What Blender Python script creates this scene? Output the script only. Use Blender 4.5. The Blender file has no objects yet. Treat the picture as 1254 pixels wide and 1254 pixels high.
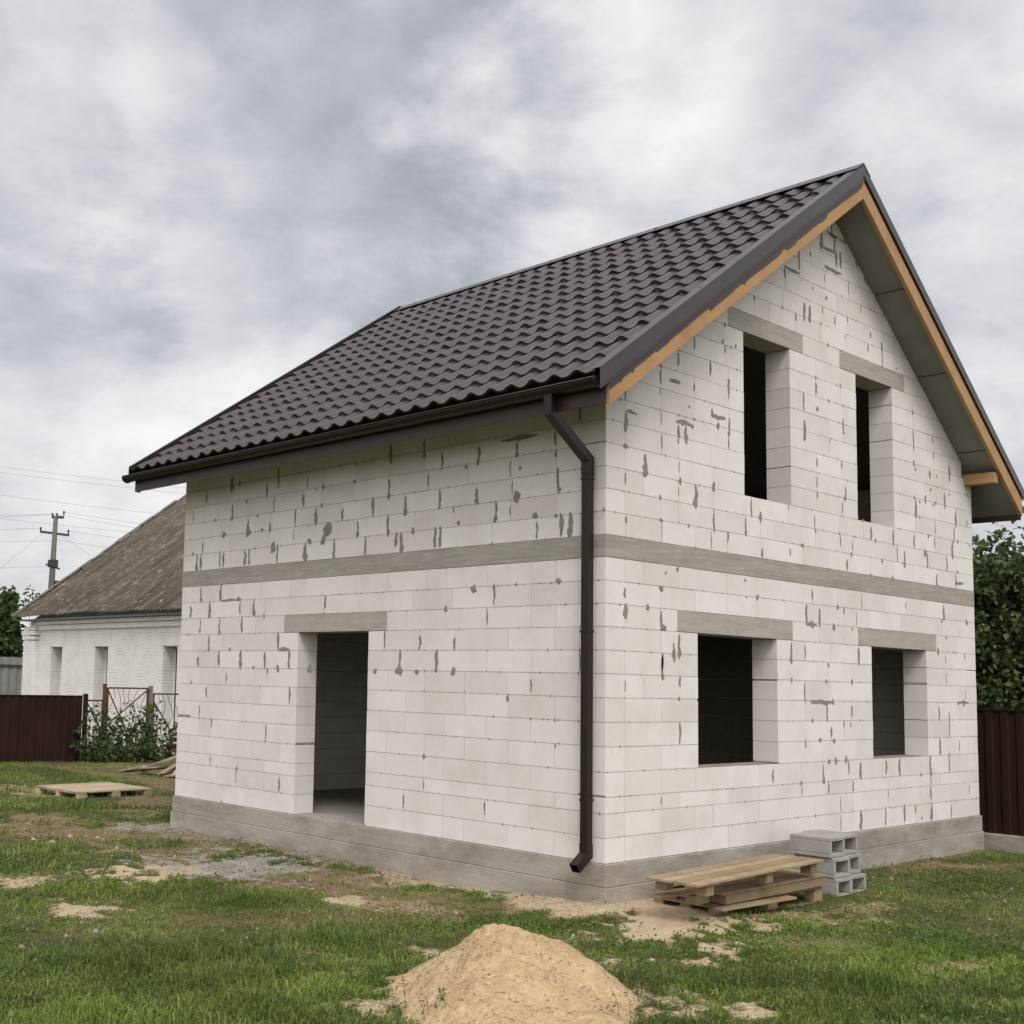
import bpy, math, random
import numpy as np
from mathutils import Vector, Matrix

# ------------------------------------------------------------------ camera, sky, sun, exposure
scene = bpy.context.scene
COL = scene.collection
W, L = 7.456, 6.404                      # the new house: gable wall along x, side wall along y
cam_d = bpy.data.cameras.new('camera'); cam = bpy.data.objects.new('camera', cam_d); COL.objects.link(cam)
scene.camera = cam
YAW, PIT, ROL, FPX = 0.70906, 0.098158, 0.024608, 1485.45
CAMPOS = Vector((-8.3446, -6.2431, 1.4621))
fw = Vector((math.sin(YAW)*math.cos(PIT), math.cos(YAW)*math.cos(PIT), math.sin(PIT)))
rt = Vector((math.cos(YAW), -math.sin(YAW), 0)); up = rt.cross(fw)
r2 = rt*math.cos(ROL)+up*math.sin(ROL); u2 = up*math.cos(ROL)-rt*math.sin(ROL)
cam.matrix_world = Matrix(((r2.x, u2.x, -fw.x, CAMPOS.x), (r2.y, u2.y, -fw.y, CAMPOS.y), (r2.z, u2.z, -fw.z, CAMPOS.z), (0, 0, 0, 1)))
cam_d.sensor_width = 36; cam_d.lens = 36*FPX/1254
cam_d.shift_x = (627-412.02)/1254; cam_d.shift_y = (685.05-627)/1254
cam_d.clip_start = 0.1; cam_d.clip_end = 3000

SUN_EL, SUN_AZ = 50.0, 217.0             # degrees; azimuth clockwise from +y, behind the camera
sd = Vector((math.sin(math.radians(SUN_AZ))*math.cos(math.radians(SUN_EL)), math.cos(math.radians(SUN_AZ))*math.cos(math.radians(SUN_EL)), math.sin(math.radians(SUN_EL))))
sun_d = bpy.data.lights.new('sun', 'SUN'); sun = bpy.data.objects.new('sun', sun_d); COL.objects.link(sun)
sun_d.energy = 1.4; sun_d.angle = math.radians(24); sun_d.color = (1, 0.955, 0.91)
sun.rotation_euler = sd.to_track_quat('Z', 'Y').to_euler(); sun.location = (0, 0, 60)

world = bpy.data.worlds.new("World"); scene.world = world; world.use_nodes = True
nt = world.node_tree; nt.nodes.clear()
def N(t, **k):
    n = nt.nodes.new(t)
    for a, b in k.items(): setattr(n, a, b)
    return n
LK = lambda a, b: nt.links.new(a, b)
def M(op, a, b=None, c=None):
    n = N('ShaderNodeMath', operation=op)
    for i, v in enumerate((a, b, c)):
        if v is None: continue
        if isinstance(v, (int, float)): n.inputs[i].default_value = v
        else: LK(v, n.inputs[i])
    return n.outputs[0]
tc = N('ShaderNodeTexCoord'); D = tc.outputs['Generated']
nrm = N('ShaderNodeVectorMath', operation='NORMALIZE'); LK(D, nrm.inputs[0])
sep = N('ShaderNodeSeparateXYZ'); LK(nrm.outputs[0], sep.inputs[0])
def cloud_noise(scale, detail, rough, dist, off):
    mp = N('ShaderNodeMapping'); mp.inputs['Location'].default_value = off; mp.inputs['Scale'].default_value = (1, 1, 1.7); LK(nrm.outputs[0], mp.inputs[0])
    n = N('ShaderNodeTexNoise'); n.inputs['Scale'].default_value = scale; n.inputs['Detail'].default_value = detail
    n.inputs['Roughness'].default_value = rough; n.inputs['Distortion'].default_value = dist; LK(mp.outputs[0], n.inputs[0])
    return n.outputs['Fac'], n.outputs['Color']
n1, n1c = cloud_noise(4.2, 9, 0.56, 0.25, (5.3, 2.2, 0.4))
n2, _ = cloud_noise(11.0, 9, 0.6, 0.3, (7.1, 2.7, 0.9))
# direction pushed about by noise so that the large banks of cloud have uneven edges
wv = N('ShaderNodeVectorMath', operation='MULTIPLY_ADD'); LK(n1c, wv.inputs[0]); wv.inputs[1].default_value = (.42, .42, .42); LK(nrm.outputs[0], wv.inputs[2])
wv2 = N('ShaderNodeVectorMath', operation='ADD'); LK(wv.outputs[0], wv2.inputs[0]); wv2.inputs[1].default_value = (-.21, -.21, -.21)
wn = N('ShaderNodeVectorMath', operation='NORMALIZE'); LK(wv2.outputs[0], wn.inputs[0])
def dirpx(x, y):
    d = fw+r2*(x-412.02)/FPX-u2*(y-685.05)/FPX; return d.normalized()
#            px   py   radius(rad) strength (positive bright)
BANKS = [(410,120,.15,-.22),(300,40,.10,-.07),(560,215,.09,-.15),(60,420,.09,-.20),(1210,460,.07,-.18),(900,40,.12,-.10),(230,330,.07,-.08),(20,560,.09,.10),(640,60,.08,-.07),(1020,330,.09,.06),
         (190,215,.08,.15),(750,200,.09,.13),(1120,220,.12,-.13),(60,60,.10,.08),(1230,340,.08,.05),(60,500,.08,.08),(300,480,.12,.07),(1220,560,.08,.14),(1190,120,.08,.04)]
acc = None
for (bx, by, rad, st) in BANKS:
    dp = N('ShaderNodeVectorMath', operation='DOT_PRODUCT'); LK(wn.outputs[0], dp.inputs[0]); dp.inputs[1].default_value = dirpx(bx, by)
    mr = N('ShaderNodeMapRange', interpolation_type='SMOOTHERSTEP'); LK(dp.outputs['Value'], mr.inputs[0])
    mr.inputs[1].default_value = math.cos(rad*1.5); mr.inputs[2].default_value = 1.0; mr.inputs[3].default_value = 0; mr.inputs[4].default_value = st
    acc = mr.outputs[0] if acc is None else M('ADD', acc, mr.outputs[0])
f = M('ADD', M('MULTIPLY', M('SUBTRACT', n1, 0.5), 1.05), M('MULTIPLY', M('SUBTRACT', n2, 0.5), 0.55))
f = M('ADD', M('ADD', f, M('MULTIPLY', acc, 1.0)), 0.60)
ramp = N('ShaderNodeValToRGB'); LK(f, ramp.inputs[0])
els = ramp.color_ramp.elements
els[0].position = 0.05; els[0].color = (0.30, 0.315, 0.355, 1)
els[1].position = 0.92; els[1].color = (0.84, 0.84, 0.845, 1)
for p_, c_ in ((0.34, (0.45, 0.465, 0.505, 1)), (0.54, (0.59, 0.60, 0.625, 1)), (0.72, (0.71, 0.715, 0.725, 1))):
    e = els.new(p_); e.color = c_
# the overcast is brighter overhead and round the hidden sun behind the camera
dps = N('ShaderNodeVectorMath', operation='DOT_PRODUCT'); LK(nrm.outputs[0], dps.inputs[0]); dps.inputs[1].default_value = sd
glow = N('ShaderNodeMapRange', interpolation_type='SMOOTHSTEP'); LK(dps.outputs['Value'], glow.inputs[0])
glow.inputs[1].default_value = 0.25; glow.inputs[2].default_value = 0.95; glow.inputs[3].default_value = 0.0; glow.inputs[4].default_value = 1.4
SKY_GAIN = 1.0
gain = M('MULTIPLY', M('ADD', glow.outputs[0], 1.0), SKY_GAIN)
warm = N('ShaderNodeMix', data_type='RGBA', blend_type='MULTIPLY'); LK(glow.outputs[0], warm.inputs[0]); LK(ramp.outputs[0], warm.inputs[6]); warm.inputs[7].default_value = (1.0, .955, .91, 1)
cl = N('ShaderNodeVectorMath', operation='SCALE'); LK(warm.outputs[2], cl.inputs[0]); LK(gain, cl.inputs[3])
sky = N('ShaderNodeTexSky', sky_type='NISHITA'); sky.sun_disc = False
sky.sun_elevation = math.radians(SUN_EL); sky.sun_rotation = math.radians(SUN_AZ); sky.air_density = 1.0; sky.dust_density = 2.0
bg1 = N('ShaderNodeBackground'); LK(sky.outputs[0], bg1.inputs[0]); bg1.inputs[1].default_value = 0.08
bg2 = N('ShaderNodeBackground'); LK(cl.outputs[0], bg2.inputs[0]); bg2.inputs[1].default_value = 1.0
mx = N('ShaderNodeMixShader'); mx.inputs[0].default_value = 0.95; LK(bg1.outputs[0], mx.inputs[1]); LK(bg2.outputs[0], mx.inputs[2])
wo = N('ShaderNodeOutputWorld'); LK(mx.outputs[0], wo.inputs[0])
vs = scene.view_settings; vs.view_transform = 'Standard'; vs.look = 'None'; vs.gamma = 1; vs.exposure = 0.22; vs.use_curve_mapping = False
scene.cycles.max_bounces = 6; scene.cycles.diffuse_bounces = 4; scene.cycles.use_denoising = True
scene.cycles.use_adaptive_sampling = True; scene.cycles.adaptive_threshold = 0.015

# ------------------------------------------------------------------ helpers
rng = np.random.default_rng(7)
R = random.Random(11)

def empty(name, loc, label, cat, group=None):
    o = bpy.data.objects.new(name, None); COL.objects.link(o); o.location = loc; o.empty_display_size = .2
    return tag(o, label, cat, group)
def tag(o, label=None, cat=None, group=None, kind=None):
    if label: o['label'] = label
    if cat: o['category'] = cat
    if group: o['group'] = group
    if kind: o['kind'] = kind
    return o
def mesh_obj(name, verts, faces, mat, parent=None, smooth=False, attrs=None):
    """verts in world coordinates; kept in place when parented."""
    me = bpy.data.meshes.new(name)
    me.from_pydata([tuple(v) for v in verts], [], [tuple(f) for f in faces]); me.update()
    o = bpy.data.objects.new(name, me); COL.objects.link(o)
    for m in (mat if isinstance(mat, (list, tuple)) else [mat]): me.materials.append(m)
    if smooth: me.polygons.foreach_set('use_smooth', [True]*len(me.polygons))
    if attrs:
        for k, v in attrs.items():
            a = me.attributes.new(k, 'FLOAT', 'POINT'); a.data.foreach_set('value', np.asarray(v, dtype=np.float32))
    settle(o, parent)
    return o
def root_of(o):
    v = Vector((0, 0, 0))
    while o is not None: v += o.location; o = o.parent
    return v
def settle(o, parent):
    """move the origin onto the mesh and parent without shifting anything"""
    me = o.data; n = len(me.vertices); co = np.empty(n*3, dtype=np.float32); me.vertices.foreach_get('co', co); co = co.reshape(-1, 3)
    c = np.array([(co[:, 0].min()+co[:, 0].max())/2, (co[:, 1].min()+co[:, 1].max())/2, co[:, 2].min()])
    co -= c; me.vertices.foreach_set('co', co.ravel()); me.update()
    o.location = Vector(c)
    if parent is not None:
        o.parent = parent; o.location = Vector(c)-root_of(parent)
def np_mesh(name, verts, nper, mat, parent=None, attrs=None, smooth=False, faces=None):
    """fast: verts (n,3); faces int array (m,k)"""
    me = bpy.data.meshes.new(name); verts = np.asarray(verts, dtype=np.float32); faces = np.asarray(faces, dtype=np.int32)
    me.vertices.add(len(verts)); me.vertices.foreach_set('co', verts.ravel())
    m, k = faces.shape
    me.loops.add(m*k); me.loops.foreach_set('vertex_index', faces.ravel())
    me.polygons.add(m); me.polygons.foreach_set('loop_start', np.arange(0, m*k, k, dtype=np.int32))
    me.update(calc_edges=True); me.validate()
    if smooth: me.polygons.foreach_set('use_smooth', np.ones(len(me.polygons), dtype=bool))
    if attrs:
        for kk, v in attrs.items():
            a = me.attributes.new(kk, 'FLOAT', 'POINT'); a.data.foreach_set('value', np.asarray(v, dtype=np.float32))
    me.materials.append(mat)
    o = bpy.data.objects.new(name, me); COL.objects.link(o); settle(o, parent)
    return o

class MB:
    def __init__(s): s.v = []; s.f = []; s.t = []
    def add(s, vs, fs, tone=0.5):
        b = len(s.v); s.v += [tuple(v) for v in vs]; s.f += [tuple(b+i for i in f) for f in fs]; s.t += [tone]*len(vs)
        return s
    def box(s, a, b, tone=0.5, M_=None):
        (x0, y0, z0), (x1, y1, z1) = a, b
        vs = [Vector(p) for p in ((x0,y0,z0),(x1,y0,z0),(x1,y1,z0),(x0,y1,z0),(x0,y0,z1),(x1,y0,z1),(x1,y1,z1),(x0,y1,z1))]
        if M_ is not None: vs = [M_ @ v for v in vs]
        return s.add(vs, ((0,3,2,1),(4,5,6,7),(0,1,5,4),(1,2,6,5),(2,3,7,6),(3,0,4,7)), tone)
    def bar(s, p, q, w, h, tone=0.5, upv=(0, 0, 1)):
        p, q = Vector(p), Vector(q); d = (q-p).normalized(); u = Vector(upv)
        if abs(d.dot(u)) > .98: u = Vector((0, 1, 0))
        r = d.cross(u).normalized(); u = r.cross(d).normalized()
        vs = [e+r*(w/2*i)+u*(h/2*j) for e in (p, q) for i, j in ((-1,-1),(1,-1),(1,1),(-1,1))]
        return s.add(vs, ((0,1,2,3),(7,6,5,4),(0,4,5,1),(1,5,6,2),(2,6,7,3),(3,7,4,0)), tone)
    def tube(s, pts, rad, n=8, tone=0.5, cap=True):
        pts = [Vector(p) for p in pts]; k = len(pts)
        rad = rad if isinstance(rad, (list, tuple)) else [rad]*k
        vs = []; pu = None
        for i, p in enumerate(pts):
            d = (pts[min(i+1, k-1)]-pts[max(i-1, 0)]).normalized()
            if pu is None: pu = Vector((0, 0, 1)) if abs(d.z) < .9 else Vector((1, 0, 0))
            r = d.cross(pu).normalized(); pu = r.cross(d).normalized()
            vs += [p+(r*math.cos(a)+pu*math.sin(a))*rad[i] for a in [2*math.pi*j/n for j in range(n)]]
        fs = [(i*n+j, i*n+(j+1) % n, (i+1)*n+(j+1) % n, (i+1)*n+j) for i in range(k-1) for j in range(n)]
        if cap: fs += [tuple(range(n-1, -1, -1)), tuple(range((k-1)*n, k*n))]
        return s.add(vs, fs, tone)
    def prism(s, poly, ax, lo, hi, tone=0.5):
        """poly: 2-d points in the plane across axis ax"""
        n = len(poly)
        def mk(p, h):
            return {0: (h, p[0], p[1]), 1: (p[0], h, p[1]), 2: (p[0], p[1], h)}[ax]
        vs = [mk(p, lo) for p in poly]+[mk(p, hi) for p in poly]
        fs = [tuple(range(n)), tuple(range(2*n-1, n-1, -1))]+[(i, i+n, (i+1) % n+n, (i+1) % n) for i in range(n)]
        return s.add(vs, fs, tone)
    def build(s, name, mat, parent=None, smooth=False, fix=True, bevel=0):
        o = mesh_obj(name, s.v, s.f, mat, parent, smooth, {'tone': s.t})
        if fix:
            import bmesh
            bm = bmesh.new(); bm.from_mesh(o.data); bmesh.ops.recalc_face_normals(bm, faces=bm.faces); bm.to_mesh(o.data); bm.free()
        if bevel:
            m = o.modifiers.new('bevel', 'BEVEL'); m.width = bevel; m.segments = 2; m.limit_method = 'ANGLE'
        return o

def vnoise(x, y, seed=0):
    """smooth value noise in numpy, 0..1"""
    x = np.asarray(x, float); y = np.asarray(y, float)
    xi = np.floor(x).astype(np.int64); yi = np.floor(y).astype(np.int64); xf = x-xi; yf = y-yi
    def h(a, b):
        n = (a*374761393+b*668265263+seed*974634777) & 0xffffffff
        n = ((n ^ (n >> 13))*1274126177) & 0xffffffff
        return ((n ^ (n >> 16)) & 0xffff)/65535.0
    u = xf*xf*(3-2*xf); v = yf*yf*(3-2*yf)
    return (h(xi, yi)*(1-u)+h(xi+1, yi)*u)*(1-v)+(h(xi, yi+1)*(1-u)+h(xi+1, yi+1)*u)*v
def fbm(x, y, seed=0, oct=4):
    s = 0; a = .5; t = 0
    for i in range(oct):
        s = s+a*vnoise(x*2**i, y*2**i, seed+i*17); t += a; a *= .5
    return s/t
def sstep(a, b, x):
    t = np.clip((np.asarray(x, float)-a)/(b-a), 0, 1); return t*t*(3-2*t)

# ------------------------------------------------------------------ materials
def mat(name, base, rough=.8, spec=.3, tone=0.0, tone2=None, noises=(), bump=(), stretch=None, metallic=0.0, coat=0.0, trans=0.0):
    """base colour, a per-piece 'tone' attribute mixing towards tone2, coloured noises [(scale, colour, amount, lo, hi)], bumps [(scale, strength, dist)]"""
    m = bpy.data.materials.new(name); m.use_nodes = True; t = m.node_tree; ns = t.nodes; ns.clear(); lk = t.links.new
    out = ns.new('ShaderNodeOutputMaterial'); b = ns.new('ShaderNodeBsdfPrincipled'); lk(b.outputs[0], out.inputs[0])
    b.inputs['Roughness'].default_value = rough; b.inputs['Specular IOR Level'].default_value = spec; b.inputs['Metallic'].default_value = metallic
    g = ns.new('ShaderNodeNewGeometry'); co = g.outputs['Position']
    if stretch:
        mp = ns.new('ShaderNodeMapping'); mp.inputs['Scale'].default_value = stretch; lk(co, mp.inputs[0]); co = mp.outputs[0]
    col = ns.new('ShaderNodeRGB'); col.outputs[0].default_value = (*base, 1); cur = col.outputs[0]
    def mixin(fac, c):
        nonlocal cur
        x = ns.new('ShaderNodeMix'); x.data_type = 'RGBA'; lk(fac, x.inputs[0]); lk(cur, x.inputs[6]); x.inputs[7].default_value = (*c, 1); cur = x.outputs[2]
    if tone:
        a = ns.new('ShaderNodeAttribute'); a.attribute_name = 'tone'; mm = ns.new('ShaderNodeMath'); mm.operation = 'MULTIPLY'
        lk(a.outputs['Fac'], mm.inputs[0]); mm.inputs[1].default_value = tone; mixin(mm.outputs[0], tone2)
    for (sc, c, amt, lo, hi) in noises:
        n = ns.new('ShaderNodeTexNoise'); n.inputs['Scale'].default_value = sc; n.inputs['Detail'].default_value = 6; n.inputs['Roughness'].default_value = .6; lk(co, n.inputs[0])
        r = ns.new('ShaderNodeMapRange'); lk(n.outputs['Fac'], r.inputs[0]); r.inputs[1].default_value = lo; r.inputs[2].default_value = hi; r.inputs[3].default_value = 0; r.inputs[4].default_value = amt
        mixin(r.outputs[0], c)
    lk(cur, b.inputs['Base Color'])
    prev = None
    for (sc, st, ds) in bump:
        n = ns.new('ShaderNodeTexNoise'); n.inputs['Scale'].default_value = sc; n.inputs['Detail'].default_value = 5; lk(co, n.inputs[0])
        bp = ns.new('ShaderNodeBump'); bp.inputs['Strength'].default_value = st; bp.inputs['Distance'].default_value = ds; lk(n.outputs['Fac'], bp.inputs['Height'])
        if prev: lk(prev, bp.inputs['Normal'])
        prev = bp.outputs[0]
    if prev: lk(prev, b.inputs['Normal'])
    if trans:
        tr = ns.new('ShaderNodeBsdfTranslucent'); lk(cur, tr.inputs[0]); ms = ns.new('ShaderNodeMixShader'); ms.inputs[0].default_value = trans
        lk(b.outputs[0], ms.inputs[1]); lk(tr.outputs[0], ms.inputs[2]); lk(ms.outputs[0], out.inputs[0])
    return m
M_block = mat('aerated_block', (.72, .695, .67), .92, .15, tone=.65, tone2=(.60, .565, .535), noises=((2.2, (.50, .465, .425), .45, .46, .74), (14, (.56, .53, .48), .22, .55, .75), (60, (.80, .77, .73), .25, .5, .8)), bump=((180, .25, .002), (25, .2, .002)))
M_mortar = mat('joint_mortar', (.23, .205, .175), .95, .1, noises=((9, (.36, .33, .29), .7, .45, .6),))
M_smear = mat('mortar_smear', (.255, .245, .215), .95, .1, noises=((16, (.17, .16, .14), .8, .45, .7),), bump=((60, .4, .004),))
M_conc = mat('concrete', (.34, .325, .29), .9, .2, noises=((1.4, (.24, .23, .20), .6, .42, .68), (7, (.45, .43, .39), .5, .5, .75), (40, (.22, .21, .18), .4, .55, .75)), bump=((50, .4, .004), (6, .3, .006)))
M_found = mat('foundation_concrete', (.37, .345, .305), .9, .2, stretch=(1, 1, 3), noises=((1.2, (.23, .21, .17), .85, .40, .62), (6, (.44, .41, .365), .45, .5, .72), (30, (.19, .175, .15), .55, .52, .72)), bump=((45, .5, .004), (8, .4, .008)))
M_belt = mat('ring_beam_concrete', (.345, .325, .29), .9, .2, stretch=(1, 1, 9), noises=((1.1, (.25, .235, .205), .8, .40, .66), (4, (.44, .425, .37), .7, .5, .7), (25, (.24, .23, .2), .3, .55, .7)), bump=((30, .3, .004),))
M_lint = mat('lintel_concrete', (.39, .365, .33), .9, .2, stretch=(1, 1, 7), noises=((2.1, (.29, .28, .24), .8, .40, .66), (9, (.46, .44, .39), .6, .5, .7)), bump=((40, .3, .004),))
M_tile = mat('roof_tile_metal', (.036, .024, .025), .34, .5, tone=.5, tone2=(.040, .029, .030), stretch=(.7, 5, .7), noises=((2, (.045, .033, .034), .6, .4, .65), (11, (.075, .056, .058), .55, .52, .7)), bump=((9, .3, .006),))
M_trim = mat('brown_trim_metal', (.034, .025, .024), .30, .5, noises=((3, (.05, .04, .042), .5, .4, .7),))
M_gut = mat('brown_gutter', (.015, .009, .007), .38, .35, noises=((5, (.018, .011, .01), .5, .4, .7),))
M_fas = mat('fascia_metal', (.048, .031, .029), .45, .4, noises=((3, (.04, .028, .029), .5, .4, .7),))
M_wood = mat('fresh_timber', (.40, .24, .115), .75, .25, stretch=(1, 1, 1), tone=.35, tone2=(.46, .30, .16), noises=((2.5, (.27, .15, .065), .6, .45, .7), (40, (.34, .18, .07), .35, .5, .7)), bump=((60, .2, .002),))
M_soffit = mat('soffit_board', (.24, .235, .215), .85, .2, noises=((1.5, (.12, .115, .10), .6, .4, .7), (12, (.24, .235, .215), .4, .5, .7)))
M_black = mat('underlay_membrane', (.03, .025, .024), .8, .2)
M_pal = mat('pallet_wood', (.20, .145, .088), .85, .15, tone=.8, tone2=(.43, .34, .22), noises=((3, (.17, .115, .07), .6, .42, .68), (50, (.20, .14, .09), .6, .5, .7)), bump=((70, .5, .004),))
M_pal2 = mat('pale_pallet_wood', (.34, .27, .185), .85, .15, tone=.8, tone2=(.55, .465, .34), noises=((3, (.30, .22, .14), .5, .45, .7), (50, (.34, .26, .17), .4, .5, .7)), bump=((70, .5, .004),))
M_scrap = mat('weathered_board', (.25, .19, .14), .9, .1, tone=.9, tone2=(.42, .34, .28), noises=((6, (.12, .09, .06), .6, .45, .7),), bump=((50, .4, .004),))
M_cinder = mat('cinder_block', (.34, .33, .31), .95, .1, tone=.4, tone2=(.36, .35, .33), noises=((5, (.26, .25, .235), .7, .42, .66), (90, (.22, .21, .2), .6, .5, .7)), bump=((120, .8, .004),))
M_fence = mat('brown_corrugated_steel', (.026, .012, .008), .75, .15, noises=((2, (.018, .009, .008), .7, .4, .7), (20, (.04, .019, .015), .3, .55, .7)))
M_rust = mat('rusty_steel', (.085, .045, .03), .8, .3, noises=((12, (.15, .07, .035), .7, .45, .65),))
M_postw = mat('grey_post', (.22, .21, .19), .9, .1, noises=((8, (.12, .12, .09), .7, .4, .65),))
M_white = mat('whitewashed_brick', (.72, .72, .70), .9, .15, noises=((1.5, (.60, .61, .59), .6, .45, .7), (9, (.50, .49, .46), .35, .58, .72)), bump=((7, .5, .02), (40, .4, .006)))
M_slate = mat('old_fibre_cement', (.115, .105, .090), .95, .1, stretch=(.45, 1.6, .45), noises=((1.2, (.09, .078, .055), .85, .42, .60), (4.5, (.26, .235, .19), .7, .52, .66), (14, (.50, .46, .40), .85, .60, .68), (9, (.07, .07, .035), .6, .55, .68)), bump=((20, .6, .02),))
def brick_lines(m, sx, amount):
    # faint courses of limewashed brick showing through, broken up by noise
    t = m.node_tree; ns = t.nodes; lk = t.links.new; b = [n for n in ns if n.type == 'BSDF_PRINCIPLED'][0]
    src = b.inputs['Base Color'].links[0].from_socket
    g = ns.new('ShaderNodeNewGeometry'); sp = ns.new('ShaderNodeSeparateXYZ'); lk(g.outputs['Position'], sp.inputs[0]); cb = ns.new('ShaderNodeCombineXYZ')
    lk(sp.outputs[1], cb.inputs[0]); lk(sp.outputs[2], cb.inputs[1])
    br = ns.new('ShaderNodeTexBrick'); lk(cb.outputs[0], br.inputs[0]); br.inputs['Scale'].default_value = 1; br.inputs['Brick Width'].default_value = .26; br.inputs['Row Height'].default_value = .078; br.inputs['Mortar Size'].default_value = .008
    n = ns.new('ShaderNodeTexNoise'); n.inputs['Scale'].default_value = 2.2; n.inputs['Detail'].default_value = 6; lk(cb.outputs[0], n.inputs[0])
    r = ns.new('ShaderNodeMapRange'); lk(n.outputs['Fac'], r.inputs[0]); r.inputs[1].default_value = .46; r.inputs[2].default_value = .62; r.inputs[3].default_value = 0; r.inputs[4].default_value = amount
    mu = ns.new('ShaderNodeMath'); mu.operation = 'MULTIPLY'; lk(br.outputs['Fac'], mu.inputs[0]); lk(r.outputs[0], mu.inputs[1])
    x = ns.new('ShaderNodeMix'); x.data_type = 'RGBA'; lk(mu.outputs[0], x.inputs[0]); lk(src, x.inputs[6]); x.inputs[7].default_value = (.36, .35, .33, 1); lk(x.outputs[2], b.inputs['Base Color'])
brick_lines(M_white, 1, .6)
M_dark = mat('dark_glass', (.02, .022, .025), .15, .5)
M_cap = mat('ridge_concrete', (.15, .15, .125), .9, .1, noises=((5, (.15, .16, .12), .7, .4, .65),))
M_pole = mat('pole_concrete', (.13, .118, .10), .9, .1, noises=((3, (.16, .15, .12), .6, .4, .7),))
M_steel = mat('dark_steel', (.05, .048, .046), .6, .3)
M_gsheet = mat('grey_sheet', (.25, .26, .26), .8, .2, noises=((2, (.19, .19, .18), .7, .4, .7),))
M_leafR = mat('vine_leaf', (.095, .125, .035), .55, .35, tone=1.0, tone2=(.025, .052, .017), noises=((2.2, (.10, .055, .025), .55, .60, .70),), trans=.22)
M_leafL = mat('tree_leaf', (.07, .105, .03), .6, .3, tone=1.0, tone2=(.035, .065, .02), trans=.25)
M_weed = mat('weed_leaf', (.085, .12, .045), .6, .25, tone=1.0, tone2=(.04, .065, .022), trans=.25)
M_bark = mat('bark', (.085, .065, .05), .95, .1, noises=((10, (.05, .04, .03), .7, .4, .7),))
M_grass = mat('grass_blade', (.125, .215, .024), .5, .35, tone=1.0, tone2=(.36, .40, .10), noises=((1.1, (.048, .090, .016), .75, .42, .58), (.6, (.17, .17, .05), .65, .48, .64), (6, (.05, .08, .018), .5, .5, .62)), trans=.3)
M_twig = mat('dry_twig', (.13, .09, .055), .9, .1, tone=.7, tone2=(.30, .24, .15))
M_clover = mat('clover_leaf', (.065, .115, .028), .5, .3, tone=1.0, tone2=(.15, .19, .06), trans=.25)
M_inner = mat('grey_inner_block', (.13, .12, .105), .95, .1, tone=.5, tone2=(.10, .092, .08), noises=((4, (.09, .083, .07), .6, .4, .7),))  # block colour darkened to stand in for the shade indoors
M_straw = mat('dry_blade', (.30, .25, .13), .8, .15, tone=1.0, tone2=(.48, .42, .26), trans=.2)
M_sand = mat('pile_sand', (.45, .335, .195), .95, .1, noises=((3.5, (.36, .245, .135), .8, .42, .62), (16, (.54, .41, .265), .7, .5, .66), (45, (.27, .18, .10), .65, .56, .68), (150, (.62, .50, .35), .4, .55, .7)), bump=((9, .9, .04), (30, .9, .02), (90, .8, .008)))
M_stone = mat('pale_rubble', (.36, .325, .27), .95, .05, tone=.8, tone2=(.20, .175, .14))
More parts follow.
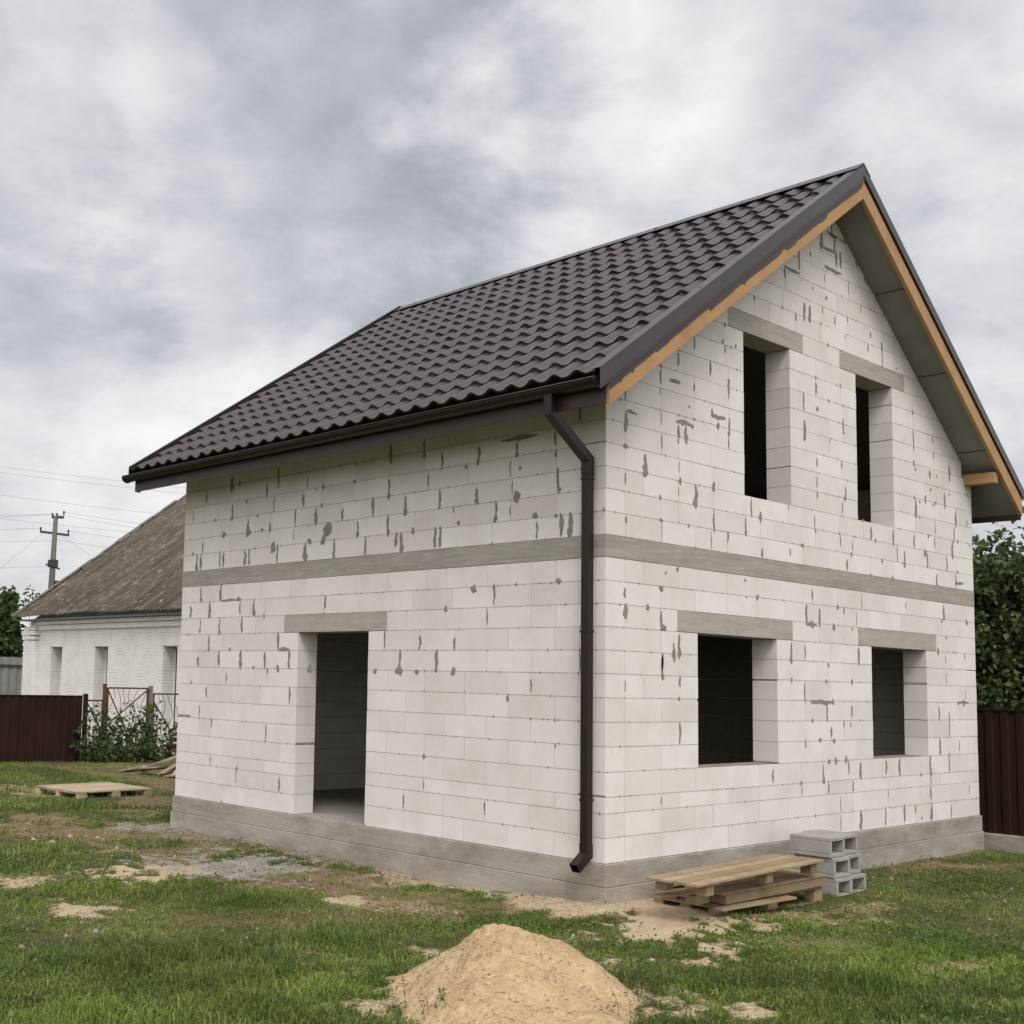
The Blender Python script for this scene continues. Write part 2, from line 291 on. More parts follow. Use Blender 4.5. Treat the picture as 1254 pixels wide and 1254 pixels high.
SIDE_MARKS=[(0,5.42,3.68,3.83),(0,4.53,3.66,3.84),(0,2.67,3.66,3.84),(0,2.19,3.66,3.84),(0,1.95,3.51,3.67),(0,4.74,3.5,3.66),(2,3.84,3.51,0.012),(0,4.06,3.34,3.48),(0,2.69,3.31,3.5),(2,2.69,3.33,0.025),(0,1.97,3.13,3.31),(2,1.96,3.16,0.019),(0,2.44,3.12,3.29),(2,2.45,3.16,0.022),(0,2.92,3.15,3.32),(0,3.4,3.14,3.25),(2,3.4,3.17,0.021),(0,3.84,3.12,3.3),(0,4.2,3.13,3.32),(0,5.09,3.11,3.29),(2,5.07,3.14,0.048),(2,4.9,3.31,0.013),(2,4.81,3.14,0.022),(0,4.66,3.11,3.21),(2,4.66,3.14,0.019),(2,5.56,3.14,0.033),(2,5.75,3.33,0.02),(0,5.41,3.3,3.48),(0,3.16,2.94,3.1),(2,3.15,2.97,0.023),(0,2.69,2.93,3.12),(2,2.33,2.94,0.025),(2,3.64,3.06,0.065),(2,3.71,2.95,0.042),(2,3.94,2.95,0.036),(0,4.01,2.76,2.94),(0,3.53,2.75,2.95),(0,3.04,2.75,2.93),(0,2.57,2.81,2.94),(0,2.49,2.75,2.93),(0,2.02,2.76,2.95),(0,1.95,2.76,2.95),(2,4.59,2.93,0.05),(0,4.51,2.76,2.95),(0,5.04,2.76,2.93),(0,5.12,2.78,2.92),(0,5.62,2.76,2.94),(0,5.55,2.74,2.92),(0,6.11,2.75,2.94),(0,6.03,2.75,2.93),(2,6.2,2.95,0.024),(0,5.57,2.35,2.54),(1,5.16,5.56,2.36),(2,5.22,2.36,0.029),(0,5.99,2.36,2.51),(0,6.21,2.17,2.3),(0,5.8,2.17,2.34),(0,4.91,2.17,2.35),(0,3.66,2.21,2.34),(0,5.99,1.98,2.14),(0,5.58,1.96,2.15),(0,5.13,1.98,2.14),(0,5.79,1.76,1.94),(2,5.36,1.78,0.016),(0,4.45,1.78,1.96),(1,4.24,4.44,1.77),(0,4.24,1.57,1.76),(0,4.69,1.56,1.74),(2,4.44,1.56,0.03),(2,4.89,1.57,0.022),(0,6.01,1.58,1.68),(0,5.57,1.59,1.76),(0,5.14,1.59,1.76),(0,2.71,1.77,1.96),(0,2.47,1.54,1.76),(2,2.51,1.56,0.032),(2,2.84,1.55,0.025),(2,2.24,1.55,0.027),(0,1.98,1.56,1.76),(2,1.98,1.57,0.021),(2,1.75,1.56,0.031),(0,2.21,1.77,1.9),(0,1.74,1.76,1.87),(0,4.22,1.18,1.36),(2,6.13,1.38,0.013),(2,3.88,1.57,0.041),(0,1.47,3.5,3.67),(1,0.75,1.19,3.69),(2,0.97,3.69,0.032),(0,0.99,3.52,3.65),(2,0.95,3.41,0.018),(0,0.51,3.14,3.36),(2,0.5,3.17,0.022),(2,0.99,3.15,0.041),(0,1.48,3.14,3.27),(0,1.24,2.95,3.13),(0,0.48,2.76,2.95),(0,0.38,2.75,2.95),(2,0.77,2.96,0.027),(2,1.71,2.97,0.024),(2,1.5,2.33,0.032),(0,1.25,2.18,2.36),(2,1.25,2.34,0.021),(2,0.5,2.36,0.026),(2,0.98,2.35,0.016),(2,1.62,3.5,0.017)]
GABLE_MARKS=[(0,0.28,3.68,3.82),(1,0.28,0.44,3.84),(0,0.56,3.35,3.49),(2,0.57,3.33,0.037),(2,1.3,3.86,0.021),(0,1.2,3.71,3.85),(0,1.08,3.74,3.83),(1,1.04,1.28,3.87),(2,1.1,3.33,0.025),(0,1.34,3.13,3.32),(2,0.79,3.14,0.02),(2,-0.03,2.95,0.017),(2,1.23,2.93,0.018),(0,0.28,2.86,2.91),(2,1.05,2.52,0.022),(2,0.87,2.47,0.018),(2,0.6,2.15,0.026),(0,0.28,2.07,2.16),(2,0.84,1.98,0.035),(0,1.08,1.74,1.93),(0,0.99,1.69,1.85),(0,0.82,1.62,1.74),(0,1.92,4.23,4.42),(2,1.92,4.4,0.02),(0,1.92,3.87,4.04),(0,1.63,4.01,4.08),(1,1.61,1.86,4.02),(2,1.14,3.87,0.024),(2,1.34,3.15,0.022),(0,1.65,3.3,3.38),(0,2.31,3.13,3.3),(0,2.47,3.12,3.19),(0,2.2,2.94,3.1),(0,1.65,2.92,3.13),(2,1.82,4.77,0.015),(2,2.05,4.77,0.016),(2,1.25,4.04,0.015),(2,3.62,4.41,0.028),(0,3.35,4.06,4.24),(0,4.18,4.23,4.39),(0,5.12,5.32,5.43),(0,3.5,5.32,5.49),(2,3.48,5.34,0.023),(0,3.38,5.31,5.5),(2,3.38,5.34,0.02),(2,3.85,5.66,0.017),(0,3.56,5.68,5.72),(0,4.19,3.51,3.65),(0,3,5.68,5.81),(1,3,3.29,5.8),(0,3.29,5.85,6.02),(0,3.76,6.21,6.36),(1,3.75,4.06,6.21),(0,4.04,6.22,6.4),(0,4.09,6.06,6.24),(0,4.18,6.07,6.25),(1,3.82,4.19,6.01),(1,3.89,4.15,6.41),(1,4.15,4.54,6.39),(0,4.56,6.21,6.36),(1,4.54,4.74,6.22),(0,4.74,6.06,6.25),(1,4.73,5.04,6.05),(0,4.98,5.87,6.04),(0,3.52,6.04,6.09),(2,3.77,6.27,0.023),(0,4.26,6.43,6.55),(2,1.01,4.24,0.019),(1,0.94,1.1,4.24),(2,5.47,5.19,0.016),(0,0.82,1.53,1.75),(2,1.07,1.36,0.018),(0,1.09,1.47,1.55),(0,3.34,2.14,2.33),(1,3.33,3.56,2.13),(0,3.6,2.12,2.3),(2,3.45,2.14,0.039),(2,3.9,2.13,0.033),(0,3.03,1.73,1.93),(2,3.02,1.76,0.028),(0,4.44,1.75,1.93),(2,3.72,1.56,0.021),(1,3.4,3.86,1.35),(0,4.28,1.54,1.59),(0,3.73,1.15,1.32),(2,3.86,1.35,0.025),(2,3.58,0.96,0.028),(2,3.87,0.95,0.025),(2,3.76,0.74,0.028),(2,3.9,0.74,0.025),(2,4.12,0.75,0.029),(0,3.64,0.52,0.7),(2,3.64,0.55,0.035),(0,4.44,0.54,0.71),(2,4.43,0.57,0.026),(0,5.35,0.55,0.73),(0,6.13,0.55,0.75),(0,6.62,0.54,0.76),(0,5.01,0.58,0.72),(0,4.98,0.03,0.22),(0,5.44,0.04,0.22),(0,6.12,0.04,0.21),(0,4.42,0.04,0.21),(2,5.87,0.05,0.019),(0,6.58,2.36,2.51),(2,7.22,2.34,0.03),(1,6.9,7.23,1.36),(2,7.08,1.36,0.038),(0,6.38,1.15,1.31),(0,6.65,0.96,1.25),(0,6.39,0.76,0.94),(2,6.4,1.96,0.033),(0,6.94,2.76,2.91),(1,6.94,7.15,2.81),(0,6.69,2.93,3.11),(0,5.58,2.9,3.08),(0,6.17,2.93,3.1),(0,5.31,3.12,3.3),(0,4.76,3.13,3.28),(2,6.12,3.1,0.033),(0,2.49,2.75,2.83),(0,4.21,2.76,2.87),(2,4.31,2.93,0.023),(2,5.02,2.92,0.02),(0,6.41,2.74,2.87),(2,6.87,3.13,0.03),(2,4.3,2.13,0.019),(2,0.98,1.75,0.028),(0,1.08,0.97,1.15),(2,2.18,2.5,0.017),(2,2.2,2.34,0.013),(2,3.77,1.73,0.022),(2,6.63,2.13,0.017),(2,3.43,1.16,0.018),(2,4.23,1.11,0.018),(2,0.8,2.33,0.028),(0,6.29,4.03,4.1),(2,6.47,4.06,0.018),(0,6.83,4.04,4.23),(0,6.67,3.69,3.88),(0,6.98,3.49,3.69),(0,7.3,3.54,3.61),(2,6.3,3.88,0.021),(2,6.81,3.88,0.018),(0,6.16,3.7,3.79),(2,6,3.7,0.02),(2,6.36,3.7,0.017),(2,7.02,3.32,0.025),(0,6.87,3.12,3.3),(2,5.99,3.51,0.017),(2,5.91,4.07,0.021),(0,5.89,3.51,3.7),(2,7.36,3.3,0.018),(2,6.9,3.31,0.018),(2,6.21,3.31,0.021),(2,7,2.95,0.021)]
PATCHES=[(-0.04,-0.72,0.50,-0.33,-0.76,-0.50,'s',1.10),(0.24,0.02,0.54,-0.35,-0.36,-0.26,'s',0.85),(0.26,0.63,0.37,-0.24,-0.28,-0.23,'s',0.80),(0.38,1.20,0.46,-0.29,-0.27,-0.23,'s',0.51),(0.24,2.10,0.48,-0.30,-0.24,-0.24,'s',0.47),(-0.62,-1.43,0.27,-0.19,-0.36,-0.22,'s',0.72),(-1.17,-2.07,0.13,-0.09,-0.15,-0.09,'s',0.26),(-1.10,-0.53,0.31,-0.21,-0.22,-0.17,'s',0.30),(-1.51,-1.45,0.18,-0.13,-0.26,-0.18,'s',0.26),(-1.47,1.52,0.15,-0.10,-0.17,-0.19,'s',0.68),(-2.43,3.54,0.30,-0.19,-0.24,-0.41,'s',1.10),(-1.93,3.56,0.23,-0.14,-0.18,-0.27,'s',0.51),(-3.56,2.30,0.22,-0.14,-0.14,-0.25,'s',0.72),(-3.55,2.78,0.13,-0.09,-0.10,-0.19,'s',0.51),(-3.43,3.61,0.26,-0.17,-0.16,-0.32,'s',0.59),(0.55,11.47,0.43,-0.20,-0.35,-0.70,'t',0.77),(0.73,10.24,0.43,-0.21,-0.28,-0.52,'t',0.45),(-1.60,7.35,0.21,-0.12,-0.20,-0.41,'d',1.00),(-1.05,7.60,0.48,-0.26,-0.33,-0.64,'d',0.92),(1.19,8.71,0.52,-0.27,-0.81,-1.28,'d',0.80),(-1.15,6.40,0.73,-0.42,-0.47,-0.84,'d',0.80),(-0.41,5.16,1.04,-0.60,-0.63,-0.92,'d',0.69),(2.78,10.73,0.36,-0.17,-0.60,-0.92,'d',0.69),(-1.21,3.58,0.72,-0.44,-0.48,-0.66,'g',0.95),(-0.09,6.50,0.43,-0.24,-0.21,-0.33,'g',0.60),(-0.64,2.53,0.87,-0.54,-0.47,-0.54,'d',0.63),(-0.64,0.68,0.59,-0.38,-0.37,-0.33,'d',0.69),(-1.33,1.13,0.34,-0.22,-0.19,-0.20,'s',0.30),(0.21,-2.53,0.26,-0.18,-0.22,-0.09,'t',0.72),(1.51,-1.94,0.17,-0.11,-0.20,-0.08,'t',0.45),(1.55,-2.25,0.22,-0.15,-0.19,-0.08,'t',0.45),(-1.85,-2.43,0.17,-0.12,-0.16,-0.09,'s',0.68),(1.34,-1.12,0.42,-0.28,-0.33,-0.18,'t',0.54),(0.44,-0.77,0.23,-0.15,-0.18,-0.11,'t',0.63),(2.15,-1.14,0.32,-0.21,-0.31,-0.15,'t',0.45),(-3.08,-0.35,0.21,-0.15,-0.21,-0.23,'t',0.36),(-3.95,-0.64,0.11,-0.08,-0.08,-0.11,'t',0.32),(5.18,-0.47,0.49,-0.30,-0.43,-0.18,'d',0.80),(5.81,-0.72,0.42,-0.26,-0.45,-0.18,'d',0.69),(3.63,-1.64,0.41,-0.27,-0.54,-0.21,'t',0.32),(0.78,-1.80,0.49,-0.33,-0.34,-0.17,'t',0.32),(-2.76,-0.83,0.21,-0.15,-0.17,-0.17,'t',0.41),(0.18,-1.73,0.47,-0.32,-0.31,-0.16,'t',0.36),(-3.12,3.92,0.24,-0.15,-0.12,-0.23,'s',0.26),(-1.58,2.44,0.56,-0.35,-0.18,-0.23,'d',0.69)]

# ------------------------------------------------------------------ ground
def ground_z(x, y):
    x = np.asarray(x, float); y = np.asarray(y, float)
    z = -.365-.065*sstep(3, 7.5, x)-.15*sstep(7.4, 8.5, x)
    z = z+.035*np.exp(-((x-.2)**2+(y+.25)**2)/.5)                      # sand thrown up against the corner
    near = np.exp(-((x+1)**2+(y-2)**2)/900)
    z = z+near*((fbm(x*.45+9, y*.45, 3, 3)-.5)*.09+(fbm(x*2.2, y*2.2+4, 5, 3)-.5)*.035)
    return z
def patch_weights(x, y):
    """weights of sand, straw, dirt and gravel at ground points"""
    x = np.asarray(x, float); y = np.asarray(y, float)
    w = {k: np.zeros_like(x) for k in 'stdg'}
    nz = fbm(x*2.6+5, y*2.6, 21, 4)-.5; n2 = fbm(x*9, y*9+3, 33, 3)-.5; n3 = fbm(x*27, y*27+3, 37, 2)-.5
    for (cx, cy, ax, ay, bx, by, k, s) in PATCHES+[(-2.65,-1.45,.74,-.63,-.62,-.66,'s',.62)]:
        det = ax*by-ay*bx; dx = x-cx; dy = y-cy
        a = (dx*by-dy*bx)/det; b = (ax*dy-ay*dx)/det
        d = np.sqrt(a*a+b*b)+(nz*2.1+n2*1.9+n3*1.1)*(.8 if k == 's' and s > .8 else 1)
        w[k] = np.maximum(w[k], s*(1-sstep(.55, 1.30, d)))
    # bare sandy strip where the house was dug
    ds = np.where((y > -.2) & (y < 6.6), -x, 9.); strip = (1-sstep(.18, .85, ds+nz*1.3+n2*.7))*(x < .1)
    w['s'] = np.maximum(w['s'], .75*strip*sstep(-.5, 2.5, 4-y)); w['g'] = np.maximum(w['g'], .45*strip*sstep(2.5, 4, y)); w['d'] = np.maximum(w['d'], .6*strip)
    dg = np.where((x > 2.8) & (x < 7.6), -y, 9.); st2 = (1-sstep(.1, .3, dg+nz*.4+n2*.3)); w['d'] = np.maximum(w['d'], .6*st2)
    base = sstep(.50, .66, fbm(x*.9+2, y*.9+7, 51, 5))*(.30+.50*np.exp(-((x+.9)**2/3.5+(y-3.2)**2/14)))               # thin places in the turf
    w['d'] = np.maximum(w['d'], base)
    return w
def dense_axis(lo, hi, step, far):
    a = list(np.arange(lo, hi+step/2, step)); s = step; v = hi
    while v < far: s *= 1.35; v += s; a.append(v)
    s = step; v = lo; b = []
    while v > -far: s *= 1.35; v -= s; b.append(v)
    return np.array(b[::-1]+a)
gx = dense_axis(-6.5, 9.5, .055, 1500); gy = dense_axis(-5.2, 14, .055, 1500)
GX, GY = np.meshgrid(gx, gy); GZ = ground_z(GX, GY)
pw = patch_weights(GX, GY)
GZ = GZ+(pw['s']*.012+pw['d']*(-.008))+(fbm(GX*11, GY*11, 71, 2)-.5)*.012*np.exp(-((GX+1)**2+(GY-2)**2)/300)
nx, ny = len(gx), len(gy)
idx = np.arange(nx*ny).reshape(ny, nx)
gf = np.stack([idx[:-1, :-1], idx[:-1, 1:], idx[1:, 1:], idx[1:, :-1]], -1).reshape(-1, 4)
M_ground = bpy.data.materials.new('yard_ground'); M_ground.use_nodes = True
def ground_mat(m):
    t = m.node_tree; ns = t.nodes; lk = t.links.new; b = ns['Principled BSDF']; b.inputs['Roughness'].default_value = .95; b.inputs['Specular IOR Level'].default_value = .1
    g = ns.new('ShaderNodeNewGeometry')
    def noise(sc, det=6):
        n = ns.new('ShaderNodeTexNoise'); n.inputs['Scale'].default_value = sc; n.inputs['Detail'].default_value = det; n.inputs['Roughness'].default_value = .65; lk(g.outputs['Position'], n.inputs[0]); return n.outputs['Fac']
    def rng_(s, a, b_, c=0., d=1.):
        r = ns.new('ShaderNodeMapRange'); lk(s, r.inputs[0])
        for i, v in enumerate((a, b_, c, d)): r.inputs[i+1].default_value = v
        return r.outputs[0]
    def mix(f_, a, c):
        x = ns.new('ShaderNodeMix'); x.data_type = 'RGBA'; lk(f_, x.inputs[0])
        for i, v in ((6, a), (7, c)):
            if isinstance(v, tuple): x.inputs[i].default_value = (*v, 1)
            else: lk(v, x.inputs[i])
        return x.outputs[2]
    def att(n):
        a = ns.new('ShaderNodeAttribute'); a.attribute_name = n; return a.outputs['Fac']
    def math_(op, a, c):
        x = ns.new('ShaderNodeMath'); x.operation = op
        for i, v in enumerate((a, c)):
            if isinstance(v, (int, float)): x.inputs[i].default_value = v
            else: lk(v, x.inputs[i])
        return x.outputs[0]
    fine = noise(28); mid = noise(6); vf = noise(110, 3)
    turf = mix(rng_(mid, .4, .65), (.055, .065, .022), (.11, .095, .05)); turf = mix(rng_(fine, .45, .7), turf, (.06, .065, .025))
    dirt = mix(rng_(mid, .38, .65), (.155, .105, .062), (.27, .195, .12)); dirt = mix(rng_(vf, .5, .72), dirt, (.09, .065, .04))
    sand = mix(rng_(mid, .36, .66), (.46, .37, .255), (.37, .275, .175)); sand = mix(rng_(fine, .5, .75), sand, (.54, .455, .345)); sand = mix(rng_(vf, .56, .74), sand, (.26, .19, .12))
    straw = mix(rng_(mid, .4, .65), (.36, .28, .17), (.25, .19, .10)); straw = mix(rng_(vf, .5, .7), straw, (.48, .41, .28))
    grav = mix(rng_(mid, .38, .64), (.25, .235, .205), (.36, .345, .31)); grav = mix(rng_(vf, .5, .66), grav, (.14, .13, .11))
    cur = turf
    for k, c in (('w_d', dirt), ('w_t', straw), ('w_g', grav), ('w_s', sand)):
        e = math_('ADD', att(k), rng_(fine, .3, .7, -.34, .34)); cur = mix(rng_(e, .22, .72), cur, c)
    lk(cur, b.inputs['Base Color'])
    bp = ns.new('ShaderNodeBump'); bp.inputs['Strength'].default_value = .7; bp.inputs['Distance'].default_value = .015; lk(fine, bp.inputs['Height'])
    bp2 = ns.new('ShaderNodeBump'); bp2.inputs['Strength'].default_value = .6; bp2.inputs['Distance'].default_value = .005; lk(vf, bp2.inputs['Height']); lk(bp.outputs[0], bp2.inputs['Normal'])
    lk(bp2.outputs[0], b.inputs['Normal'])
ground_mat(M_ground)
ground = np_mesh('ground', np.stack([GX.ravel(), GY.ravel(), GZ.ravel()], -1), 4, M_ground, faces=gf, smooth=True,
                 attrs={'w_'+k: pw[k].ravel() for k in 'stdg'})
tag(ground, kind='structure')

# ------------------------------------------------------------------ the new house
RX, RZ, SL, SR = 3.9, 7.02, .674, .726       # ridge and the two slopes
YF, YB = -.40, 6.75                          # verges
def ztop(x): return RZ-SL*(RX-x) if x < RX else RZ-SR*(x-RX)
UND = .31
house = empty('unfinished_house', (W/2, L/2, -.4), 'two storey house shell of pale aerated blocks under a dark brown metal tile roof', 'house')
T = .27
ROWS = [0, .206, .405, .539, .744, .953, 1.156, 1.36, 1.561, 1.759, 1.957, 2.152, 2.348, 2.545, None, 2.737, 2.936, 3.131, 3.325]
ROWS_UP = [3.325+.2025*k for k in range(1, 19)]
def rows(left=False):
    z = ROWS[:14]
    if left: z = [0, .204, .405, .61, .744]+z[5:]
    r = [(z[i], z[i+1]) for i in range(13)]
    u = ROWS[15:]+ROWS_UP
    return r+[(u[i], u[i+1]) for i in range(len(u)-1)]
def clip_poly(poly, f_):
    out = []
    for i in range(len(poly)):
        a, b = poly[i], poly[(i+1) % len(poly)]; fa, fb = f_(a), f_(b)
        if fa <= 0: out.append(a)
        if (fa < 0 < fb) or (fb < 0 < fa):
            t = fa/(fa-fb); out.append((a[0]+(b[0]-a[0])*t, a[1]+(b[1]-a[1])*t))
    return out
def block_wall(name, place, U, openings, marks, clips, seed, corner=(0, 0), label=None, smear=True):
    """place(u, z, v): v = depth into the wall. openings (u0,u1,z0,z1)"""
    rr = random.Random(seed); blocks = MB(); core = MB(); jl = []
    def prism(mb, poly, v0, v1, tone):
        n = len(poly); vs = [place(u, z, v0) for u, z in poly]+[place(u, z, v1) for u, z in poly]
        mb.add(vs, [tuple(range(n)), tuple(range(2*n-1, n-1, -1))]+[(i, i+n, (i+1) % n+n, (i+1) % n) for i in range(n)], tone)
    for ri, (z0, z1) in enumerate(rows()):
        def emit(u0, u1, za, zb, rid, par):
            prev = u0
            want = sorted(m[1] for m in marks if m[0] == 0 and za-.03 < (m[2]+m[3])/2 < zb+.03 and u0+.12 < m[1] < u1-.12)
            joints = [u0]
            g = []
            for j in want:
                if not g or j-g[-1] > .09: g.append(j)
            stops = g+[u1]
            for s_ in stops:
                while s_-joints[-1] > .66:
                    step = .53 if rr.random() < .8 else .27
                    if len(joints) == 1 and u0 == 0 and par: step = .27
                    if s_-joints[-1]-step < .14: break
                    joints.append(joints[-1]+step)
                joints.append(s_)
            for a, b in zip(joints[:-1], joints[1:]):
                if b-a < .01: continue
                ga = 0 if a == u0 else .0018; gb = 0 if b == u1 else .0018
                if b < u1-.01: jl.append((b, za, zb))
                poly = [(a+ga, za+.002), (b-gb, za+.002), (b-gb, zb-.002), (a+ga, zb-.002)]
                if rr.random() < .30:                                # chipped corner
                    ci = rr.randrange(4); p0_ = poly[ci]; p1_ = poly[(ci+1) % 4]; p9_ = poly[ci-1]; da = rr.uniform(.006, .030); db = rr.uniform(.006, .022)
                    def toward(p, q, d_):
                        l_ = math.hypot(q[0]-p[0], q[1]-p[1]) or 1; return (p[0]+(q[0]-p[0])*d_/l_, p[1]+(q[1]-p[1])*d_/l_)
                    poly = poly[:ci]+[toward(p0_, p9_, da), toward(p0_, p1_, db)]+poly[ci+1:]
                for c in clips: poly = clip_poly(poly, c) if poly else poly
                if len(poly) < 3: continue
                j = rr.uniform(-.0022, .0012)
                prism(blocks, poly, j, T-.002, rr.random()**1.3)
            poly = [(u0+.006, za), (u1-.006, za), (u1-.006, zb), (u0+.006, zb)]
            for c in clips: poly = clip_poly(poly, c) if poly else poly
            if len(poly) >= 3: prism(core, poly, .005, T-.009, .5)
        ops = sorted((o[0], o[1]) for o in openings if o[2] < z1-.04 and o[3] > z0+.04)
        lo = T+.001 if (corner[0] and (ri+corner[0]) % 2) else 0; hi = U-T-.001 if (corner[1] and (ri+corner[1]) % 2) else U
        cur = lo
        for a, b in ops+[(hi, hi)]:
            if a-cur > .03: emit(cur, a, z0, z1, ri, ri % 2)
            cur = b
    w = blocks.build(name, M_block, house); core.build('mortar_bed', M_mortar, w)
    if label: w['label'] = label
    if smear and marks:
        sm = MB()
        def flake(pts, h):
            n = len(pts); c = (sum(p[0] for p in pts)/n, sum(p[1] for p in pts)/n)
            inner = [(c[0]+(p[0]-c[0])*.7, c[1]+(p[1]-c[1])*.7) for p in pts]
            vs = [place(u, z, .001) for u, z in pts]+[place(u, z, -h) for u, z in inner]+[place(c[0], c[1], -h*1.15)]
            fs = [(i, (i+1) % n, n+(i+1) % n, n+i) for i in range(n)]+[(n+i, n+(i+1) % n, 2*n) for i in range(n)]
            sm.add(vs, fs, rr.random())
        def blob(u, z, r, el=1.0, h=.004):
            ph = [rr.uniform(0, 6.28) for _ in range(3)]; n = 14
            flake([(u+r*math.cos(a)*(1+.22*math.sin(2*a+ph[0])+.16*math.sin(3*a+ph[1])+.12*math.sin(5*a+ph[2])), z+el*r*math.sin(a)*(1+.2*math.sin(2*a+ph[1])+.14*math.sin(4*a+ph[0]))) for a in [6.283*k/n for k in range(n)]], h)
        def strip(u0, z0, u1, z1, w_):
            n = 14; d = (u1-u0, z1-z0); ln = math.hypot(*d) or 1; px, pz = -d[1]/ln, d[0]/ln
            L_, R_ = [], []
            o1 = rr.uniform(0, 9); bend = rr.uniform(-.012, .012)
            for k in range(n+1):
                t = k/n; e = math.sin(math.pi*min(max(t, .04), .96))**.35
                c = bend*math.sin(math.pi*t)
                a = w_*e*(.25+1.25*float(vnoise(o1+t*5.2, 1.3, seed))); b = w_*e*(.25+1.25*float(vnoise(o1+t*5.2, 7.7, seed)))
                L_.append((u0+d[0]*t+px*(c+a), z0+d[1]*t+pz*(c+a))); R_.append((u0+d[0]*t+px*(c-b), z0+d[1]*t+pz*(c-b)))
            m_ = len(L_); h = .0035
            vs = [place(u, z, -h) for u, z in L_]+[place(u, z, -h) for u, z in R_]+[place(u, z, .001) for u, z in L_]+[place(u, z, .001) for u, z in R_]
            fs = [(k, k+1, m_+k+1, m_+k) for k in range(m_-1)]+[(k, k+1, 2*m_+k+1, 2*m_+k) for k in range(m_-1)]+[(m_+k, m_+k+1, 3*m_+k+1, 3*m_+k) for k in range(m_-1)]
            sm.add(vs, fs, rr.random())
        for m_ in marks:
            if m_[0] == 0:
                z0, z1 = m_[2], m_[3]
                if any(o[0]-.01 < m_[1] < o[1]+.01 and o[2]-.02 < (z0+z1)/2 < o[3]+.02 for o in openings): continue
                if z1-z0 < .22: z0 -= .005; z1 += .005
                wd = rr.uniform(.013, .026)
                strip(m_[1]+rr.uniform(-.006, .006), z0, m_[1]+rr.uniform(-.006, .006), z1, wd)
                if rr.random() < .4: blob(m_[1], z0+.025, wd*1.6, 1.5)
            elif m_[0] == 1: strip(m_[1], m_[3], m_[2], m_[3]+rr.uniform(-.008, .004), rr.uniform(.012, .024))
            else:
                blob(m_[1], m_[2], min(max(m_[3], .014), .06)*1.1, rr.uniform(.9, 1.4), .005)
        # joints only partly filled: thin uneven lines of mortar in the upright joints
        for (u, za, zb) in jl:
            if any(m_[0] == 0 and abs(m_[1]-u) < .05 and abs((m_[2]+m_[3])/2-(za+zb)/2) < .12 for m_ in marks) or not all(c((u, zb)) < 0 for c in clips): continue
            q = rr.random(); busy = .85 if za > 2.7 else (.6 if U > 7 and u > 3 else (.5 if U < 7 and u > 4.2 and za > 1.0 else .16))
            if q < busy*.45:
                a_ = rr.uniform(0, .35)*(zb-za); strip(u, za+a_, u+rr.uniform(-.004, .004), zb-rr.uniform(0, .3)*(zb-za), rr.uniform(.005, .017))
            elif q < busy*.8: blob(u, za if rr.random() < .6 else zb, rr.uniform(.012, .032), rr.uniform(.7, 1.8), .004)
            elif q < busy: strip(u, zb-rr.uniform(.03, .10), u, zb, rr.uniform(.006, .016))
        # small crumbs squeezed out along the bed joints
        for (z0, z1) in rows():
            u = rr.uniform(0, .3)
            while u < U:
                ok = not any(o[0]-.03 < u < o[1]+.03 and o[2]-.05 < z0 < o[3]+.05 for o in openings) and not (2.5 < z0 < 2.6) and all(c((u, z0+.02)) < 0 for c in clips)
                if ok: blob(u, z0, rr.uniform(.004, .011), rr.uniform(.7, 1.6), .003)
                u += rr.expovariate(1/.30)+.05
        sm.build('mortar_smears', M_smear, w)['kind'] = 'stuff'
    return w
WIN = [(1.37, 2.755, .744, 1.957), (4.73, 6.08, .744, 1.957), (2.185, 3.065, 3.325, 3.325+.2025*8), (4.475, 5.34, 3.325, 3.325+.2025*8)]
LIN = [(1.05, 3.06, 1.957, 2.152), (4.425, 6.355, 1.957, 2.152), (1.91, 3.335, 3.325+.2025*8, 3.325+.2025*9), (4.12, 5.66, 3.325+.2025*8, 3.325+.2025*9)]
gclips = [lambda p: p[1]-(ztop(p[0])-UND-.005) if p[0] < RX else p[1]-(RZ-SL*(RX-p[0])-UND-.005), lambda p: p[1]-(RZ-SR*(p[0]-RX)-UND-.005)]
gclips = [lambda p: p[1]-(RZ-SL*(RX-p[0])-UND-.004), lambda p: p[1]-(RZ-SR*(p[0]-RX)-UND-.004)]
gw = block_wall('gable_wall', lambda u, z, v: (u, v, z), W, WIN+LIN, GABLE_MARKS, gclips, 5, (1, 1), 'gable wall with two upper and two lower window openings')
DOOR = (2.95, 4.09, -.01, 1.957); DLIN = (2.675, 4.345, 1.957, 2.152)
eclip = [lambda p: p[1]-4.07]
sw = block_wall('side_wall', lambda u, z, v: (v, u, z), L, [DOOR, DLIN], SIDE_MARKS, eclip, 9, (2, 2), 'long wall with the tall doorway under the eaves')
bk = block_wall('back_wall', lambda u, z, v: (u, L-v, z), W, [], [], gclips, 15, (1, 1))
rw = block_wall('far_side_wall', lambda u, z, v: (W-v, u, z), L, [], [], [lambda p: p[1]-4.1], 19, (2, 2))
# lintels: flush with the wall, a couple of millimetres proud
for (a, b, z0, z1) in LIN:
    MB().box((a+.002, -.003, z0+.002), (b-.002, T, z1-.002)).build('lintel', M_lint, gw, bevel=.003)
MB().box((-.003, DLIN[0]+.002, DLIN[2]+.002), (T, DLIN[1]-.002, DLIN[3]-.002)).build('lintel', M_lint, sw, bevel=.003)
